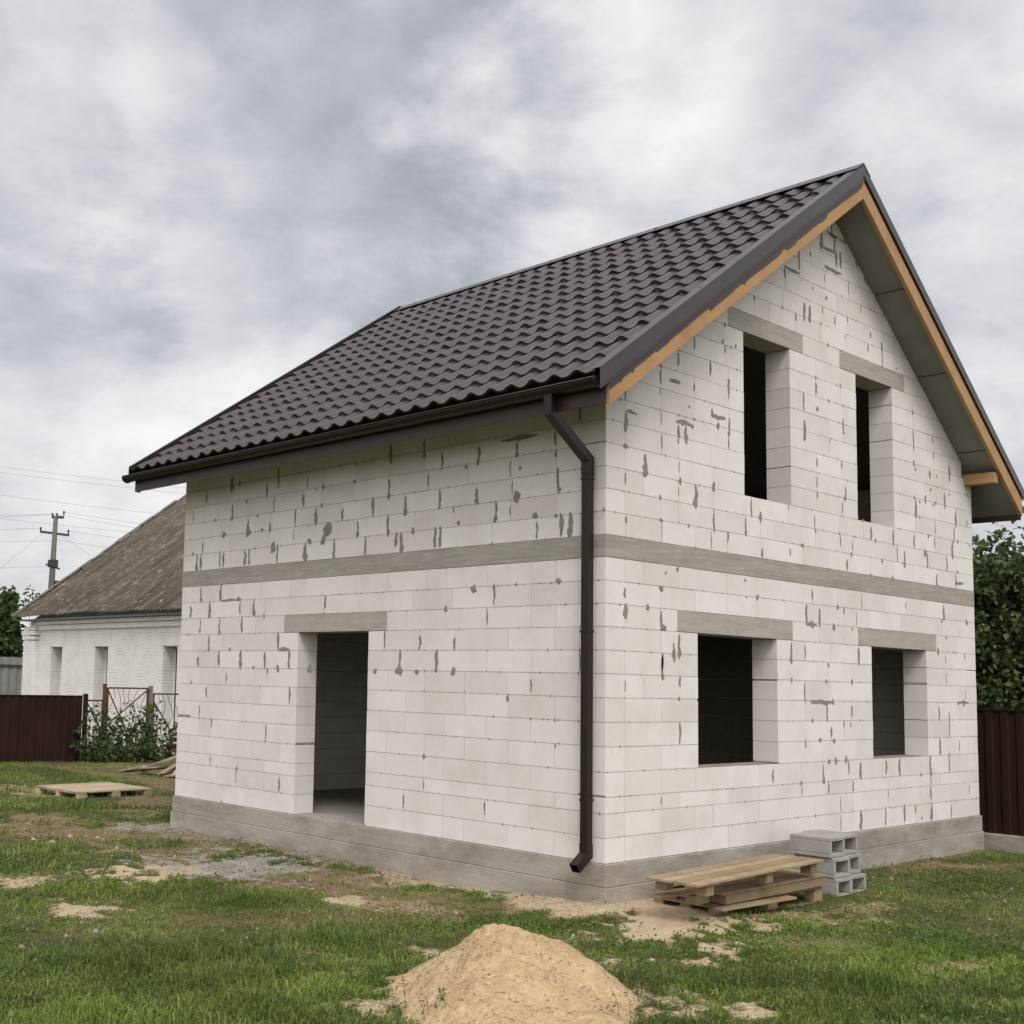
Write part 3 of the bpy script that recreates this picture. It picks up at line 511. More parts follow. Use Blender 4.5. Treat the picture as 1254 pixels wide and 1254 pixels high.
# ring beam between the storeys
rb = MB()
for a, b in (((-.003, -.003, 2.547), (W+.003, T, 2.735)), ((-.003, L-T, 2.547), (W+.003, L+.003, 2.735)), ((-.003, T, 2.547), (T, L-T, 2.735)), ((W-T, T, 2.547), (W+.003, L-T, 2.735))):
    rb.box(a, b)
rb.build('ring_beam', M_belt, house)
MB().box((T, T, 2.56), (W-T, L-T, 2.72)).build('upper_floor_slab', M_conc, house)
MB().box((T, T, -.30), (W-T, L-T, -.004)).box((.02, 2.95, -.25), (T+.01, 4.09, -.002)).build('floor_slab', M_conc, house)
# inside walls seen through the doorway
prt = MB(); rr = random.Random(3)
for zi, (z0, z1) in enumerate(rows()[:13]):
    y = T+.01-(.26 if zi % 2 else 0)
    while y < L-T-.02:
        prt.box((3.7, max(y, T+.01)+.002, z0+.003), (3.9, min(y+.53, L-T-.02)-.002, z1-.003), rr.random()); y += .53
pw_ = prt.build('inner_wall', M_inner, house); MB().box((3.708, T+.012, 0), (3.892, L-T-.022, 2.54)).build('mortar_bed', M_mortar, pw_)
# foundation: two lifts of poured concrete
def ring(mb, e, z0, z1, w=.36):
    mb.box((-e, -e, z0), (W+e, w, z1)).box((-e, L-w, z0), (W+e, L+e, z1)).box((-e, w, z0), (w, L-w, z1)).box((W-w, w, z0), (W+e, L-w, z1))
fd = MB(); ring(fd, .022, -.19, -.003); f1 = fd.build('foundation', M_found, house, bevel=.006)
fd = MB(); ring(fd, .034, -.95, -.192); fd.build('footing', M_found, f1, bevel=.006)

# roof -----------------------------------------------------------
roof = MB()
for (xa, xb) in ((-.49, RX), (RX, 8.0)):
    pl = [(xa, ztop(xa)-.05), (xb, ztop(xb)-.05), (xb, ztop(xb)-UND), (xa, ztop(xa)-UND)]
    roof.prism(pl, 1, YF+.045, YB-.045)
rf = roof.build('roof', M_soffit, house)
def tile_sheet(x_eave, side, seed):
    """stepped pressed-metal tiles, real relief"""
    s = SL if side < 0 else SR; ang = math.atan(s); run = abs(RX-x_eave); ln = run/math.cos(ang)
    mod = .36; nm = int(math.ceil(ln/mod)); wav = .232
    ys = np.arange(YF+.05, YB-.05, wav/10); vs = []; fs = []
    ts = []
    for k in range(nm):
        for fr, hh in ((0.0, 0.0), (0.004, .030), (.06, .0285), (.25, .022), (.5, .014), (.75, .007), (.992, .0005)):
            t = (k+fr)*mod
            if t <= ln: ts.append((t, hh, fr))
    rrn = np.random.default_rng(seed)
    rj = rrn.normal(size=(20, 40))*.0025
    for (t, hh, fr) in ts:
        for yi, y in enumerate(ys):
            ph = 2*math.pi*(y-YF)/wav
            wv_ = .5+.5*math.cos(ph); prof = .034*(wv_**1.5)
            sag = .022*(1-wv_)                        # the drip edge runs lower in the troughs
            tt = min(t-(sag if fr < .05 else sag*(1-fr)), ln)
            tt = max(tt, -.02)
            z = hh*(.9+.1*wv_)+prof-.036+rj[int(t/mod) % 20, yi//10 % 40]+.003*math.sin(y*1.3+k_ if (k_ := t*.7) else 0)
            xx = x_eave+tt*math.cos(ang)*(1 if side < 0 else -1); zz_ = ztop(x_eave)+tt*math.sin(ang)
            vs.append((xx-(math.sin(ang)*z)*(1 if side < 0 else -1), y, zz_+math.cos(ang)*z))
    m_ = len(ys)
    f_ = [(i*m_+j, i*m_+j+1, (i+1)*m_+j+1, (i+1)*m_+j) for i in range(len(ts)-1) for j in range(m_-1)]
    o = np_mesh('roof_tiles', np.array(vs), 4, M_tile, rf, faces=np.array(f_), smooth=True, attrs={'tone': np.clip(np.repeat(rrn.random(len(vs)//m_//7+2), 7*m_)[:len(vs)]*.5+np.tile(np.repeat(rrn.random(m_//48+1), 48)[:m_], len(ts))*.5, 0, 1)})
    md = o.modifiers.new('thick', 'SOLIDIFY'); md.thickness = .004; md.offset = -1
    try:
        o.data.set_sharp_from_angle(angle=math.radians(50))
    except Exception: pass
    return o
tile_sheet(-.61, -1, 1); tile_sheet(8.12, 1, 2)
# verge flashings, barge boards, the torn membrane under the left flashing
def along(x0, x1, dz0, dz1, y0, y1, mb, n=1, rag0=0, rag1=0, seed=0):
    rr = random.Random(seed); xs = [x0+(x1-x0)*i/n for i in range(n+1)]
    top = [(x, ztop(x)-dz0+(rr.uniform(-rag0, rag0) if rag0 else 0)) for x in xs]
    lo_ = []; h = 0
    for i, x in enumerate(xs):
        if rag1:
            if rr.random() < .16: h = rr.uniform(-rag1, rag1)
            h += rr.uniform(-rag1, rag1)*.12
        lo_.append((x, ztop(x)-dz1+max(-rag1*1.2, min(rag1*1.2, h))))
    for i in range(n):
        mb.prism([top[i], top[i+1], lo_[i+1], lo_[i]], 1, y0, y1)
for y0, sg, xa, xb in ((YF, 1, -.625, RX), (YF, 1, 8.1, RX), (YB, -1, -.625, RX), (YB, -1, 8.1, RX)):
    mb = MB(); d = .148 if xa < 0 else .115
    ya, yb = sorted((y0-.012*sg, y0-.008*sg)); along(xa, xb, -.012, d, ya, yb, mb)
    ya, yb = sorted((y0-.012*sg, y0+.10*sg)); along(xa, xb, -.017, -.013, ya, yb, mb)
    if sg < 0:
        along(xa, xb, -.05, -.0175, YB+.004, YB+.012, mb); along(xa, xb, -.054, -.05, YB-.05, YB+.012, mb)
    ya, yb = sorted((y0-.022*sg, y0-.008*sg)); along(xa, xb, d, d+.012, ya, yb, mb)     # folded drip hem
    mb.build('verge_trim', M_trim, rf)
for y0, sg in ((YF, 1), (YB, -1)):
    for xa, xb in ((-.49, RX), (7.98, RX)):
        mb = MB(); ya, yb = sorted((y0, y0+.04*sg)); along(xa, xb, .14, .355, ya, yb, mb)
        bb = mb.build('barge_board', M_wood, rf)
        if sg > 0: bb['label'] = 'bare orange timber barge board' if xa < 0 else 'bare timber barge board on the open soffit side'
mb = MB(); along(-.49, RX-.03, .155, .235, YF-.006, YF-.002, mb, n=140, rag1=.024, seed=21); mb.build('torn_membrane', M_fas, rf)
mb = MB(); along(8.0, RX, .12, .15, YF-.004, YF-.001, mb); mb.build('membrane_edge', M_black, rf)  # black strip standing in for the shaded gap between right trim and barge board
# ridge cap
mb = MB(); c = .15
for sgn, s in ((-1, SL), (1, SR)):
    p = [(RX, RZ+.035), (RX+sgn*c, RZ+.035-s*c), (RX+sgn*c, RZ+.028-s*c), (RX, RZ+.026)]
    mb.prism(p, 1, YF-.014, YB+.014)
mb.build('ridge_cap', M_trim, rf)
# fascias and the soffit boards behind them
MB().box((-.512, YF+.03, 3.72), (-.492, YB+.03, ztop(-.5)-.07)).build('fascia', M_fas, rf)
MB().box((8.0, YF+.03, 3.66), (8.02, YB+.03, ztop(8.0)-.07)).build('fascia', M_fas, rf)
# timber stubs that carry the barge boards, and a strut at the right-hand corner
MB().box((7.24, YF+.042, 4.045), (7.36, .02, 4.175)).build('timber_stub', M_wood, rf, bevel=.003)
# seams in the grey gable soffit
for k in range(1, 4):
    x = RX+k*1.05; z = ztop(x)-UND-.004; MB().box((x-.004, YF+.05, z-.004), (x+.004, -.01, z+.003)).build('soffit_seam', M_black, rf)

def gutter(xc, zc, y0, y1, r, out):
    g = MB(); n = 12; vs = []; ro, ri = r, r-.005
    arc = [(xc+ro*math.cos(math.pi+math.pi*k/n), zc+ro*math.sin(math.pi+math.pi*k/n)) for k in range(n+1)]
    arci = [(xc+ri*math.cos(math.pi+math.pi*k/n), zc+ri*math.sin(math.pi+math.pi*k/n)) for k in range(n, -1, -1)]
    poly = arc+arci; m_ = len(poly)
    vs = [(p[0], y0, p[1]) for p in poly]+[(p[0], y1, p[1]) for p in poly]
    fs = [(i, (i+1) % m_, (i+1) % m_+m_, i+m_) for i in range(m_)]
    g.add(vs, fs)
    o = g.build('gutter', M_gut, house, smooth=False)
    lip = MB().tube([(xc+out*r, y0, zc+.003), (xc+out*r, y1, zc+.003)], .009, 8).build('gutter_lip', M_gut, o, smooth=True)
    for y in (y0, y1):
        cp = MB(); cp.prism([(xc+(r+.008)*math.cos(math.pi+math.pi*k/n), zc+(r+.008)*math.sin(math.pi+math.pi*k/n)) for k in range(n+1)]+[(xc+r, zc+.012), (xc-r, zc+.012)], 1, y-.006, y+.006)
        cp.build('end_cap', M_gut, o)
    y = y0+.5
    while y < y1:
        MB().box((min(xc-out*r, xc+out*r), y-.012, zc+.004), (max(xc-out*r, xc+out*r), y+.012, zc+.008)).build('gutter_bracket', M_gut, o); y += .9
    return o
gutter(-.583, 3.905, YF+.03, YB+.11, .068, -1)
gutter(8.09, 3.83, YF+.03, YB+.11, .068, 1)
def sq_pipe(pts, hw, name, parent, m_, open_end=True):
    pts = [Vector(p) for p in pts]; k = len(pts); vs = []; yv = Vector((0, 1, 0))
    for i, p in enumerate(pts):
        d1 = (pts[i]-pts[i-1]).normalized() if i else (pts[1]-pts[0]).normalized()
        d2 = (pts[i+1]-pts[i]).normalized() if i < k-1 else d1
        n1 = yv.cross(d1).normalized(); n2_ = yv.cross(d2).normalized(); n = (n1+n2_).normalized(); sc = 1/max(.5, n.dot(n1))
        vs += [p+n*hw*sc*a+yv*hw*b for a, b in ((-1, -1), (1, -1), (1, 1), (-1, 1))]
    fs = [(i*4+j, i*4+(j+1) % 4, (i+1)*4+(j+1) % 4, (i+1)*4+j) for i in range(k-1) for j in range(4)]
    mb = MB().add(vs, fs); o = mb.build(name, m_, parent)
    md = o.modifiers.new('thick', 'SOLIDIFY'); md.thickness = .004; md.offset = 1
    b = o.modifiers.new('bevel', 'BEVEL'); b.width = .006; b.segments = 2; b.limit_method = 'ANGLE'
    return o
def downpipe(yc, sgn, x_g, x_w, z_g, zb):
    main = sq_pipe([(x_w, yc, z_g-.56), (x_w, yc, zb)], .034, 'downpipe', house, M_gut)
    sq_pipe([(x_g, yc, z_g-.05), (x_g, yc, z_g-.20), (x_w, yc, z_g-.53), (x_w, yc, z_g-.66)], .037, 'offset_bend', main, M_gut)
    sq_pipe([(x_w, yc, zb+.1), (x_w, yc, zb+.005), (x_w+sgn*.15, yc, zb-.095)], .037, 'outlet_shoe', main, M_gut)
    for z in (3.2, 1.9, .5):
        MB().box((min(x_w-.042, x_w+.042), yc-.042, z), (max(x_w-.042, x_w+.042), yc+.042, z+.022)).build('pipe_clip', M_gut, main)
downpipe(.125, -1, -.583, -.085, 3.905, .06)
sq_pipe([(7.52, .10, 4.05), (7.52, .10, -.25)], .034, 'downpipe', house, M_gut)

# ------------------------------------------------------------------ pallets, cinder blocks, boards
def gz(x, y): return float(ground_z(x, y))
def local(ang, o):
    return Matrix.Translation(Vector(o)) @ Matrix.Rotation(ang, 4, 'Z')
def pallet(name, o, ang, lx, ly, label, m_, kind='full', seed=0, group=None):
    """deck boards run along local x"""
    rr = random.Random(seed); A = local(ang, o); e = empty(name, o, label, 'pallet', group)
    h = .085 if kind == 'full' else .075; base = .018 if kind in ('full', 'flat') else 0
    def board(a, b, nm, tilt=0):
        MB().box(a, b, rr.random(), A).build(nm, m_, e, bevel=.003)
    nb = {'full': 5, 'wide': 4, 'flat': 5}[kind]
    zt = base+h
    for i in range(3):
        yy = -ly/2+i*(ly-.1)/2
        if kind in ('full', 'flat'): board((-lx/2, yy, 0), (lx/2, yy+.1, .017), 'runner')
        for j in range(3):
            xx = -lx/2+j*(lx-.14)/2+rr.uniform(-.005, .005)
            board((xx, yy+.003, base), (xx+.14, yy+.097, base+h), 'spacer_block')
    if kind != 'wide':
        for j in range(3):
            xx = -lx/2+j*(lx-.12)/2; board((xx, -ly/2, zt), (xx+.12, ly/2, zt+.018), 'stringer')
        zt += .018
    bw = ly/nb
    for i in range(nb):
        g = rr.uniform(.012, .03); jx = rr.uniform(-.015, .015)
        board((-lx/2+jx, -ly/2+i*bw+g/2, zt+rr.uniform(0, .001)), (lx/2+jx, -ly/2+(i+1)*bw-g/2, zt+.022), 'deck_board')
    return e
pallet('pallet', (1.27, -.47, -.395), math.radians(-.5), 1.64, .62, 'bottom pallet of the stack against the house wall, its blocks standing in the grass', M_pal, 'full', 1, 'weathered pallets stacked by the house')
def skid(o, ang):
    rr = random.Random(4); A = local(ang, o); e = empty('pallet', o, 'flat middle pallet sandwiched in the stack, with a thick timber edge', 'pallet', 'weathered pallets stacked by the house')
    MB().box((-.78, -.33, 0), (.86, -.25, .075), .3, A).build('side_beam', M_pal, e, bevel=.004)
    MB().box((-.78, .22, 0), (.84, .30, .07), .5, A).build('side_beam', M_pal, e, bevel=.004)
    for x in (-.80, -.28, .25, .70):
        MB().box((x, -.25, .005), (x+.12, .22, .06), rr.random(), A).build('cross_board', M_pal, e, bevel=.003)
    for y in (-.34, -.12, .12):
        MB().box((-.86+rr.uniform(0, .08), y, .078), (.88, y+.17, .098), rr.random(), A).build('deck_board', M_pal, e, bevel=.003)
    MB().box((-1.0, -.2, .0), (-.81, -.1, .07), .8, A).build('loose_end', M_pal, e, bevel=.003)
skid((1.22, -.50, -.243), math.radians(1))
def top_pal(o, ang):
    rr = random.Random(6); A = local(ang, o); e = empty('pallet', o, 'top pallet of the stack, long pale deck boards reaching past the ones below', 'pallet', 'weathered pallets stacked by the house')
    for x in (-.93, .05, .88):
        for y in (-.21, .13): MB().box((x, y, 0), (x+.11, y+.1, .085), rr.random()*.6, A).build('spacer_block', M_pal, e, bevel=.004)
    for i in range(4):
        MB().box((-1.10+rr.uniform(-.03, .03), -.235+i*.118, .087+rr.uniform(0, .004)), (1.08+rr.uniform(-.02, .02), -.235+(i+1)*.118-.018, .110), (.85, .45, 1.0, .6)[i], A).build('deck_board', M_pal, e, bevel=.003)
for i, (a_, b_, t_) in enumerate((((.30, -.86, -.262), (1.35, -.90, -.262), .75), ((-.20, -.62, -.150), (.55, -.70, -.150), .5))):
    ob = MB().bar(a_, b_, .09, .02, t_).build('loose_slat', M_pal, None, bevel=.003)
    tag(ob, ('long loose slat lying along the front of the bottom pallet', 'loose slat wedged just under the top pallet')[i], 'slat')
top_pal((.83, -.73, -.108), math.radians(4))
pallet('pallet', (1.13, 10.33, -.405), math.radians(2), 1.28, 1.25, 'pale new pallet lying alone in the grass by the brown fence', M_pal2, 'full', 11)

def cinder(o, ang, tone, label):
    """hollow block on its side, holes facing -y; .29 x .39 x .18"""
    rr = random.Random(int(o[0]*100)+int(o[2]*100)); A = local(ang, o); mb = MB(); w, d, h, t = .285, .39, .178, .034
    mb.box((0, 0, 0), (w, d, t), tone, A).box((0, 0, h-t), (w, d, h), tone, A).box((0, 0, t), (t, d, h-t), tone, A).box((w-t, 0, t), (w, d, h-t), tone, A)
    mb.box((t, .17, t), (w-t, .21, h-t), tone, A)
    ob = mb.build('cinder_block', M_cinder, None, bevel=.006); tag(ob, label, 'cinder block', 'grey hollow blocks stacked at the wall')
    return ob
for lay, z in enumerate((-.405, -.224, -.043)):
    nm = ('bottom', 'middle', 'top')[lay]
    dx = (0, -.01, -.035)[lay]
    cinder((2.40+dx, -.76+.02*lay, z), math.radians((1, -2, 1)[lay]), .3+.2*lay, 'grey hollow concrete block beside the pallets, %s one of the left column' % nm)
    cinder((2.40+.30+dx, -.74+.03*lay, z+.001), math.radians((-1, 2, -2)[lay]), .5, 'grey hollow concrete block, %s one of the right column, away from the pallets' % nm)

# scrap boards at the far corner of the house
spots = [((3.95, 12.5, -.36), (4.75, 13.6, -.30), .34, 'dark weathered board lying flat at the bottom of the scrap heap'),
         ((3.85, 12.75, -.34), (4.75, 12.9, .02), .20, 'pale board sloping up across the scrap heap by the house corner'),
         ((3.9, 13.5, -.30), (4.9, 13.0, -.24), .28, 'brown board lying crosswise under the sloping pale one'),
         ((4.0, 13.0, -.16), (5.0, 13.4, .02), .26, 'top board of the scrap heap, grey brown with a split end'),
         ((3.7, 13.9, -.36), (4.6, 14.3, -.30), .22, 'thin dark board on the ground behind the scrap heap'),
         ((3.95, 12.35, -.34), (4.55, 12.9, -.10), .22, 'short reddish board leaning low against the front of the scrap heap')]
for i, (a, b, w_, lb) in enumerate(spots):
    o = MB().bar(a, b, w_, .03, (i*.37) % 1, (0, .2, 1)).build('scrap_board', M_scrap, None, bevel=.003); tag(o, lb, 'board', 'scrap boards by the fence')
mb = MB()
for i in range(7):
    a0 = i*math.pi/6-math.pi/2
ball = MB(); nn = 12
vs = []; fs = []
for i in range(8):
    th = math.pi*i/7
    for j in range(nn):
        ph = 2*math.pi*j/nn; r = .075*(1+.25*math.sin(3*ph+i*2.1)+.15*math.sin(5*ph+i)); vs.append((4.22+r*math.sin(th)*math.cos(ph), 13.9+r*math.sin(th)*math.sin(ph), -.33+r*.7*math.cos(th)))
for i in range(7):
    for j in range(nn): fs.append((i*nn+j, i*nn+(j+1) % nn, (i+1)*nn+(j+1) % nn, (i+1)*nn+j))
ball.add(vs, fs); o = ball.build('plastic_bag', M_stone, None, smooth=True); tag(o, 'small crumpled pale bag at the foot of the garden gate', 'bag')

# ------------------------------------------------------------------ sand pile
cx, cy = -2.76, -1.32; n = 260; vs = []; fs = []; nr = 130
for i in range(nr+1):
    r = 1.25*i/nr
    for j in range(n):
        a = 2*math.pi*j/n; x = cx+r*math.cos(a); y = cy+r*math.sin(a)
        vs.append((x, y))
V = np.array(vs); g0 = ground_z(V[:, 0], V[:, 1]); dx = V[:, 0]-cx; dy = V[:, 1]-cy
# right-hand shoulder towards (+.76,-.65) and a long toe towards the camera
ur = dx*.76-dy*.65; uf = -dx*.65-dy*.76
rad = np.sqrt((ur/np.where(ur > 0, .86, .71))**2+(uf/np.where(uf > 0, 1.35, .8))**2)
rad = rad*(1+(fbm(V[:, 0]*1.7+3, V[:, 1]*1.7, 91, 3)-.5)*.55)
hgt = .45*np.clip(1-rad/.92, 0, 1)**1.0; hgt = np.where(rad < .16, .45*(1-.16/.92)+.02*(1-rad/.16), hgt)
hgt = hgt+.10*np.exp(-((ur-.48)**2+(uf-.05)**2)/.05)*(rad < .9)*.55
hgt = hgt*(1+(fbm(V[:, 0]*7, V[:, 1]*7, 95, 3)-.5)*.26)+((fbm(V[:, 0]*26, V[:, 1]*26, 97, 3)-.5)*.022+(fbm(V[:, 0]*9, V[:, 1]*9, 98, 3)-.5)*.016)*(rad < .9)
Z = np.where(rad < .92, g0+hgt+.004, g0-.03)
vv = np.stack([V[:, 0], V[:, 1], Z], -1)
fs = [(i*n+j, i*n+(j+1) % n, (i+1)*n+(j+1) % n, (i+1)*n+j) for i in range(nr) for j in range(n)]
PILE = (cx, cy)
sp = np_mesh('sand_pile', vv, 4, M_sand, faces=np.array(fs), smooth=True); tag(sp, 'heap of yellow building sand in the grass in front of the house', 'sand pile')
def pile_r(x, y):
    dx = x-cx; dy = y-cy; ur = dx*.76-dy*.65; uf = -dx*.65-dy*.76
    r = np.sqrt((ur/np.where(ur > 0, .86, .71))**2+(uf/np.where(uf > 0, 1.35, .8))**2)
    return r*(1+(fbm(x*1.7+3, y*1.7, 91, 3)-.5)*.55)

# ------------------------------------------------------------------ fences
def corrugated(p, q, z0, z1, pitch, depth, mb, zf=None):
    """trapezoid sheet between two ground points"""
    p = Vector(p); q = Vector(q); d = (q-p); ln = d.length; d.normalize(); nr_ = Vector((-d.y, d.x)); n_ = int(ln/pitch)
    pts = []
    for i in range(n_+1):
        for fr, dd in ((0, 0), (.35, 0), (.45, 1), (.85, 1), (.95, 0)):
            s = (i+fr)*pitch
            if s > ln: break
            c = p+d*s+nr_*(dd*depth); pts.append(c)
    m_ = len(pts); vs = []; 
    for c in pts: vs.append((c.x, c.y, z0))
    for c in pts: vs.append((c.x, c.y, z1))
    for c in pts: vs.append((c.x+nr_.x*.002, c.y+nr_.y*.002, z0))
    for c in pts: vs.append((c.x+nr_.x*.002, c.y+nr_.y*.002, z1))
    fs = [(i, i+1, m_+i+1, m_+i) for i in range(m_-1)]+[(2*m_+i, 3*m_+i, 3*m_+i+1, 2*m_+i+1) for i in range(m_-1)]+[(m_+i, m_+i+1, 3*m_+i+1, 3*m_+i) for i in range(m_-1)]
    mb.add(vs, fs)
# left fence, along x
fl = empty('sheet_fence', (1, 16.7, -.4), 'low dark brown corrugated sheet fence on the left, in front of the old house', 'fence')
mb = MB(); corrugated((-9, 16.70), (4.42, 16.70), -.42, .98, .19, -.022, mb); mb.build('sheet_panel', M_fence, fl, fix=False)
MB().box((-9, 16.672, .965), (4.42, 16.706, .985)).build('top_cap', M_fence, fl)
for x in (4.43, 1.9, -.6, -3.1, -5.6, -8.1):
    MB().box((x, 16.66, -.45), (x+.08, 16.74, 1.02)).build('post', M_fence, fl, bevel=.004)
# right fence, along y
fr_ = empty('sheet_fence', (8.6, 3, -.6), 'tall dark brown corrugated sheet fence on a low concrete plinth, right of the house', 'fence')
mb = MB(); corrugated((8.6, 20), (8.6, -9), -.33, 1.27, .19, -.024, mb); mb.build('sheet_panel', M_fence, fr_, fix=False)
MB().box((8.565, -9, 1.262), (8.605, 20, 1.285)).build('top_cap', M_fence, fr_)
MB().box((8.5, -9, -.85), (8.75, 20, -.32)).build('plinth', M_found, fr_, bevel=.01)
for y in (-8, -5.4, -2.8, -.2+2.9, 5.3, 7.9, 10.5, 13.1, 15.7):
    MB().box((8.63, y, -.4), (8.69, y+.06, 1.22)).build('post', M_fence, fr_)
# garden gate and wire panels
gt = empty('garden_gate', (5.5, 16.8, -.4), 'rusty steel garden gate with a crossed bar frame between two posts', 'gate')
def frame(e, x0, x1, z0, z1, y, diag, seed):
    w_ = .035
    MB().bar((x0, y, z1), (x1, y, z1), w_, w_).bar((x0, y, z0), (x1, y, z0), w_, w_).bar((x0, y, z0), (x0, y, z1), w_, w_).bar((x1, y, z0), (x1, y, z1), w_, w_).build('frame', M_rust, e)
    mb = MB()
    for a, b in diag: mb.bar((a[0], y, a[1]), (b[0], y, b[1]), .022, .022)
    mb.build('brace', M_rust, e)
    rr = random.Random(seed); mb = MB()
    n_ = int((x1-x0)/.16)
    for i in range(n_):
        pts = []; x = x0+(i+.5)*(x1-x0)/n_; amp = rr.uniform(.05, .12)
        for k in range(9): pts.append((min(max(x+amp*math.sin(k*1.1+rr.uniform(-.5, .5)+i), x0), x1), y+.01*math.sin(k), z0+(z1-z0)*k/8))
        mb.tube(pts, .006, 5)
    mb.build('bent_wire', M_rust, e)
frame(gt, 5.06, 6.06, -.28, 1.15, 16.82, (((5.06, 1.12), (5.8, -.25)), ((6.06, 1.12), (5.06, .35)), ((5.3, -.25), (6.05, .6))), 2)
MB().box((4.95, 16.77, -.45), (5.01, 16.84, 1.24)).build('post', M_rust, gt)
MB().box((6.10, 16.78, -.45), (6.17, 16.86, 1.21)).build('post', M_postw, gt)
mp_ = empty('mesh_fence', (4.7, 16.75, -.4), 'short wire fence panel between the brown sheet fence and the garden gate', 'fence')
frame(mp_, 4.53, 4.91, -.3, .88, 16.75, (((4.53, .85), (4.91, .2)),), 5)
mq_ = empty('mesh_fence', (7, 17.0, -.4), 'rusty mesh fence panel with a sloping brace, right of the garden gate', 'fence')
frame(mq_, 6.33, 7.9, -.25, 1.03, 17.0, (((6.35, .85), (6.85, .15)), ((6.85, .15), (7.9, .15)), ((6.85, .11), (7.9, .11))), 9)
MB().box((6.21, 16.9, -.45), (6.27, 17.0, .95)).build('post', M_postw, mq_)

# ------------------------------------------------------------------ old whitewashed house
oh = empty('old_house', (12, 22, -.4), 'old whitewashed brick cottage with a mossy corrugated roof', 'house')
OX, OY, OZ = 7.98, 26.4, 2.92; OE = 14.0
def on_plane_y(px):                                             # no picture tricks: plain window spacing
    return px
wins = [(24.42, 25.05), (21.92, 22.6), (18.62, 19.25), (15.8, 16.5)]
mb = MB(); cur = 12.0
for a, b in sorted(wins):
    mb.box((OX, cur, -.6), (OX+.45, a, OZ)); mb.box((OX, a, 2.16), (OX+.45, b, OZ)); mb.box((OX, a, -.6), (OX+.45, b, .05)); cur = b
mb.box((OX, cur, -.6), (OX+.45, OY, OZ))
mb.box((OX+.45, OY-.45, -.6), (OX+10.8, OY, OZ)).box((OX+.45, 12, -.6), (OX+10.8, 12.45, OZ))
wl = mb.build('wall', M_white, oh)
mb = MB().prism([(OX, OZ), (OX+10.8, OZ), (OX+5.4, OZ+3.95)], 1, OY-.3, OY-.02); mb.build('gable', M_white, oh)
for a, b in wins:
    f_ = MB().box((OX+.33, a, .05), (OX+.38, a+.05, 2.16)).box((OX+.33, b-.05, .05), (OX+.38, b, 2.16)).box((OX+.33, a, 2.1), (OX+.38, b, 2.16)).box((OX+.33, a, .05), (OX+.38, b, .11)).build('window', M_white, oh)
    MB().box((OX+.35, a+.05, .1), (OX+.36, b-.05, 2.1)).build('pane', M_dark, f_)
    MB().box((OX-.012, a-.14, 2.17), (OX-.001, b+.14, 2.62)).build('window_apron', M_white, oh)
MB().box((OX-.14, OY-.55, -.6), (OX-.001, OY+.12, 2.35)).build('pilaster', M_white, oh, bevel=.01)
MB().box((OX-.17, OY-.58, 2.37), (OX-.001, OY+.15, 2.47)).box((OX-.19, OY-.62, 2.50), (OX-.001, OY+.19, 2.62)).box((OX-.15, OY-.56, 2.64), (OX-.001, OY+.13, 2.74)).build('capital', M_white, oh, bevel=.01)
MB().box((OX-.07, 12, 2.64), (OX-.001, OY-.65, 2.78)).box((OX-.14, 12, 2.79), (OX-.001, OY-.65, 2.90)).build('cornice', M_white, oh, bevel=.008)
MB().box((OX-.30, 11.7, 2.91), (OX+.02, OY+.22, 2.95)).build('eaves_board', M_gsheet, oh)
# corrugated sheets with real waves, laid in overlapping rows
SO = .735; xe = OX-.42; ze = 2.97; half = 5.9
vs = []; ysn = np.arange(11.6, OY+.38, .035); rows_ = []
tt = [0.0]
for k in range(5):
    tt += [k*1.4+.001, k*1.4+1.399] if k else [1.399]
tt = sorted(set(t for t in tt if t <= half)) + [half]
for t in tt:
    k = int(t/1.4) if t < half else int(half/1.4)
    lift = .018*(1-((t-k*1.4)/1.4))
    sagging = -.05*math.sin(math.pi*t/half)
    for y in ysn:
        nzv = .03*math.sin(y*.9+t)+.02*math.sin(y*2.3)
        vs.append((xe+t, y, ze+SO*t+.024*math.sin(2*math.pi*y/.165)+lift+sagging+nzv*.6+.05))
m_ = len(ysn); fs = [(i*m_+j, i*m_+j+1, (i+1)*m_+j+1, (i+1)*m_+j) for i in range(len(tt)-1) for j in range(m_-1)]
rfo = np_mesh('roof', np.array(vs), 4, M_slate, oh, faces=np.array(fs), smooth=True)
md = rfo.modifiers.new('thick', 'SOLIDIFY'); md.thickness = .012; md.offset = -1
mb = MB().prism([(xe+half, ze+SO*half+.03), (xe+2*half, ze+.03), (xe+2*half, ze-.03), (xe+half, ze+SO*half-.03)], 1, 11.6, OY+.38); mb.build('far_slope', M_slate, oh)
mb = MB(); rr = random.Random(5); k = 0
while k*.42 < half-.45:                                             # uneven verge capping
    t = k*.42; z = ze+SO*t+.075+rr.uniform(-.012, .02)
    mb.bar((xe+t, OY+.37, z), (xe+t+.46, OY+.37, z+SO*.46), .16, .035); k += 1
mb.build('verge_cap', M_cap, oh)
mb = MB()
for k in range(9):
    y = 12.2+k*1.66; mb.bar((xe-.01, y, ze+.10), (xe+half, y, ze+SO*half+.085), .035, .02)
mb.build('sheet_overlap', M_slate, oh)

# grey sheet fence beyond it, with its rail
gf_ = empty('grey_fence', (6, 30, -.4), 'grey corrugated sheet fence beyond the old house with a dark rail', 'fence')
mb = MB(); corrugated((-6, 30), (13, 30), -.5, 1.9, .28, -.035, mb); mb.build('sheet_panel', M_gsheet, gf_, fix=False)
MB().box((-6, 29.93, 1.60), (13, 29.96, 1.66)).build('rail', M_steel, gf_)

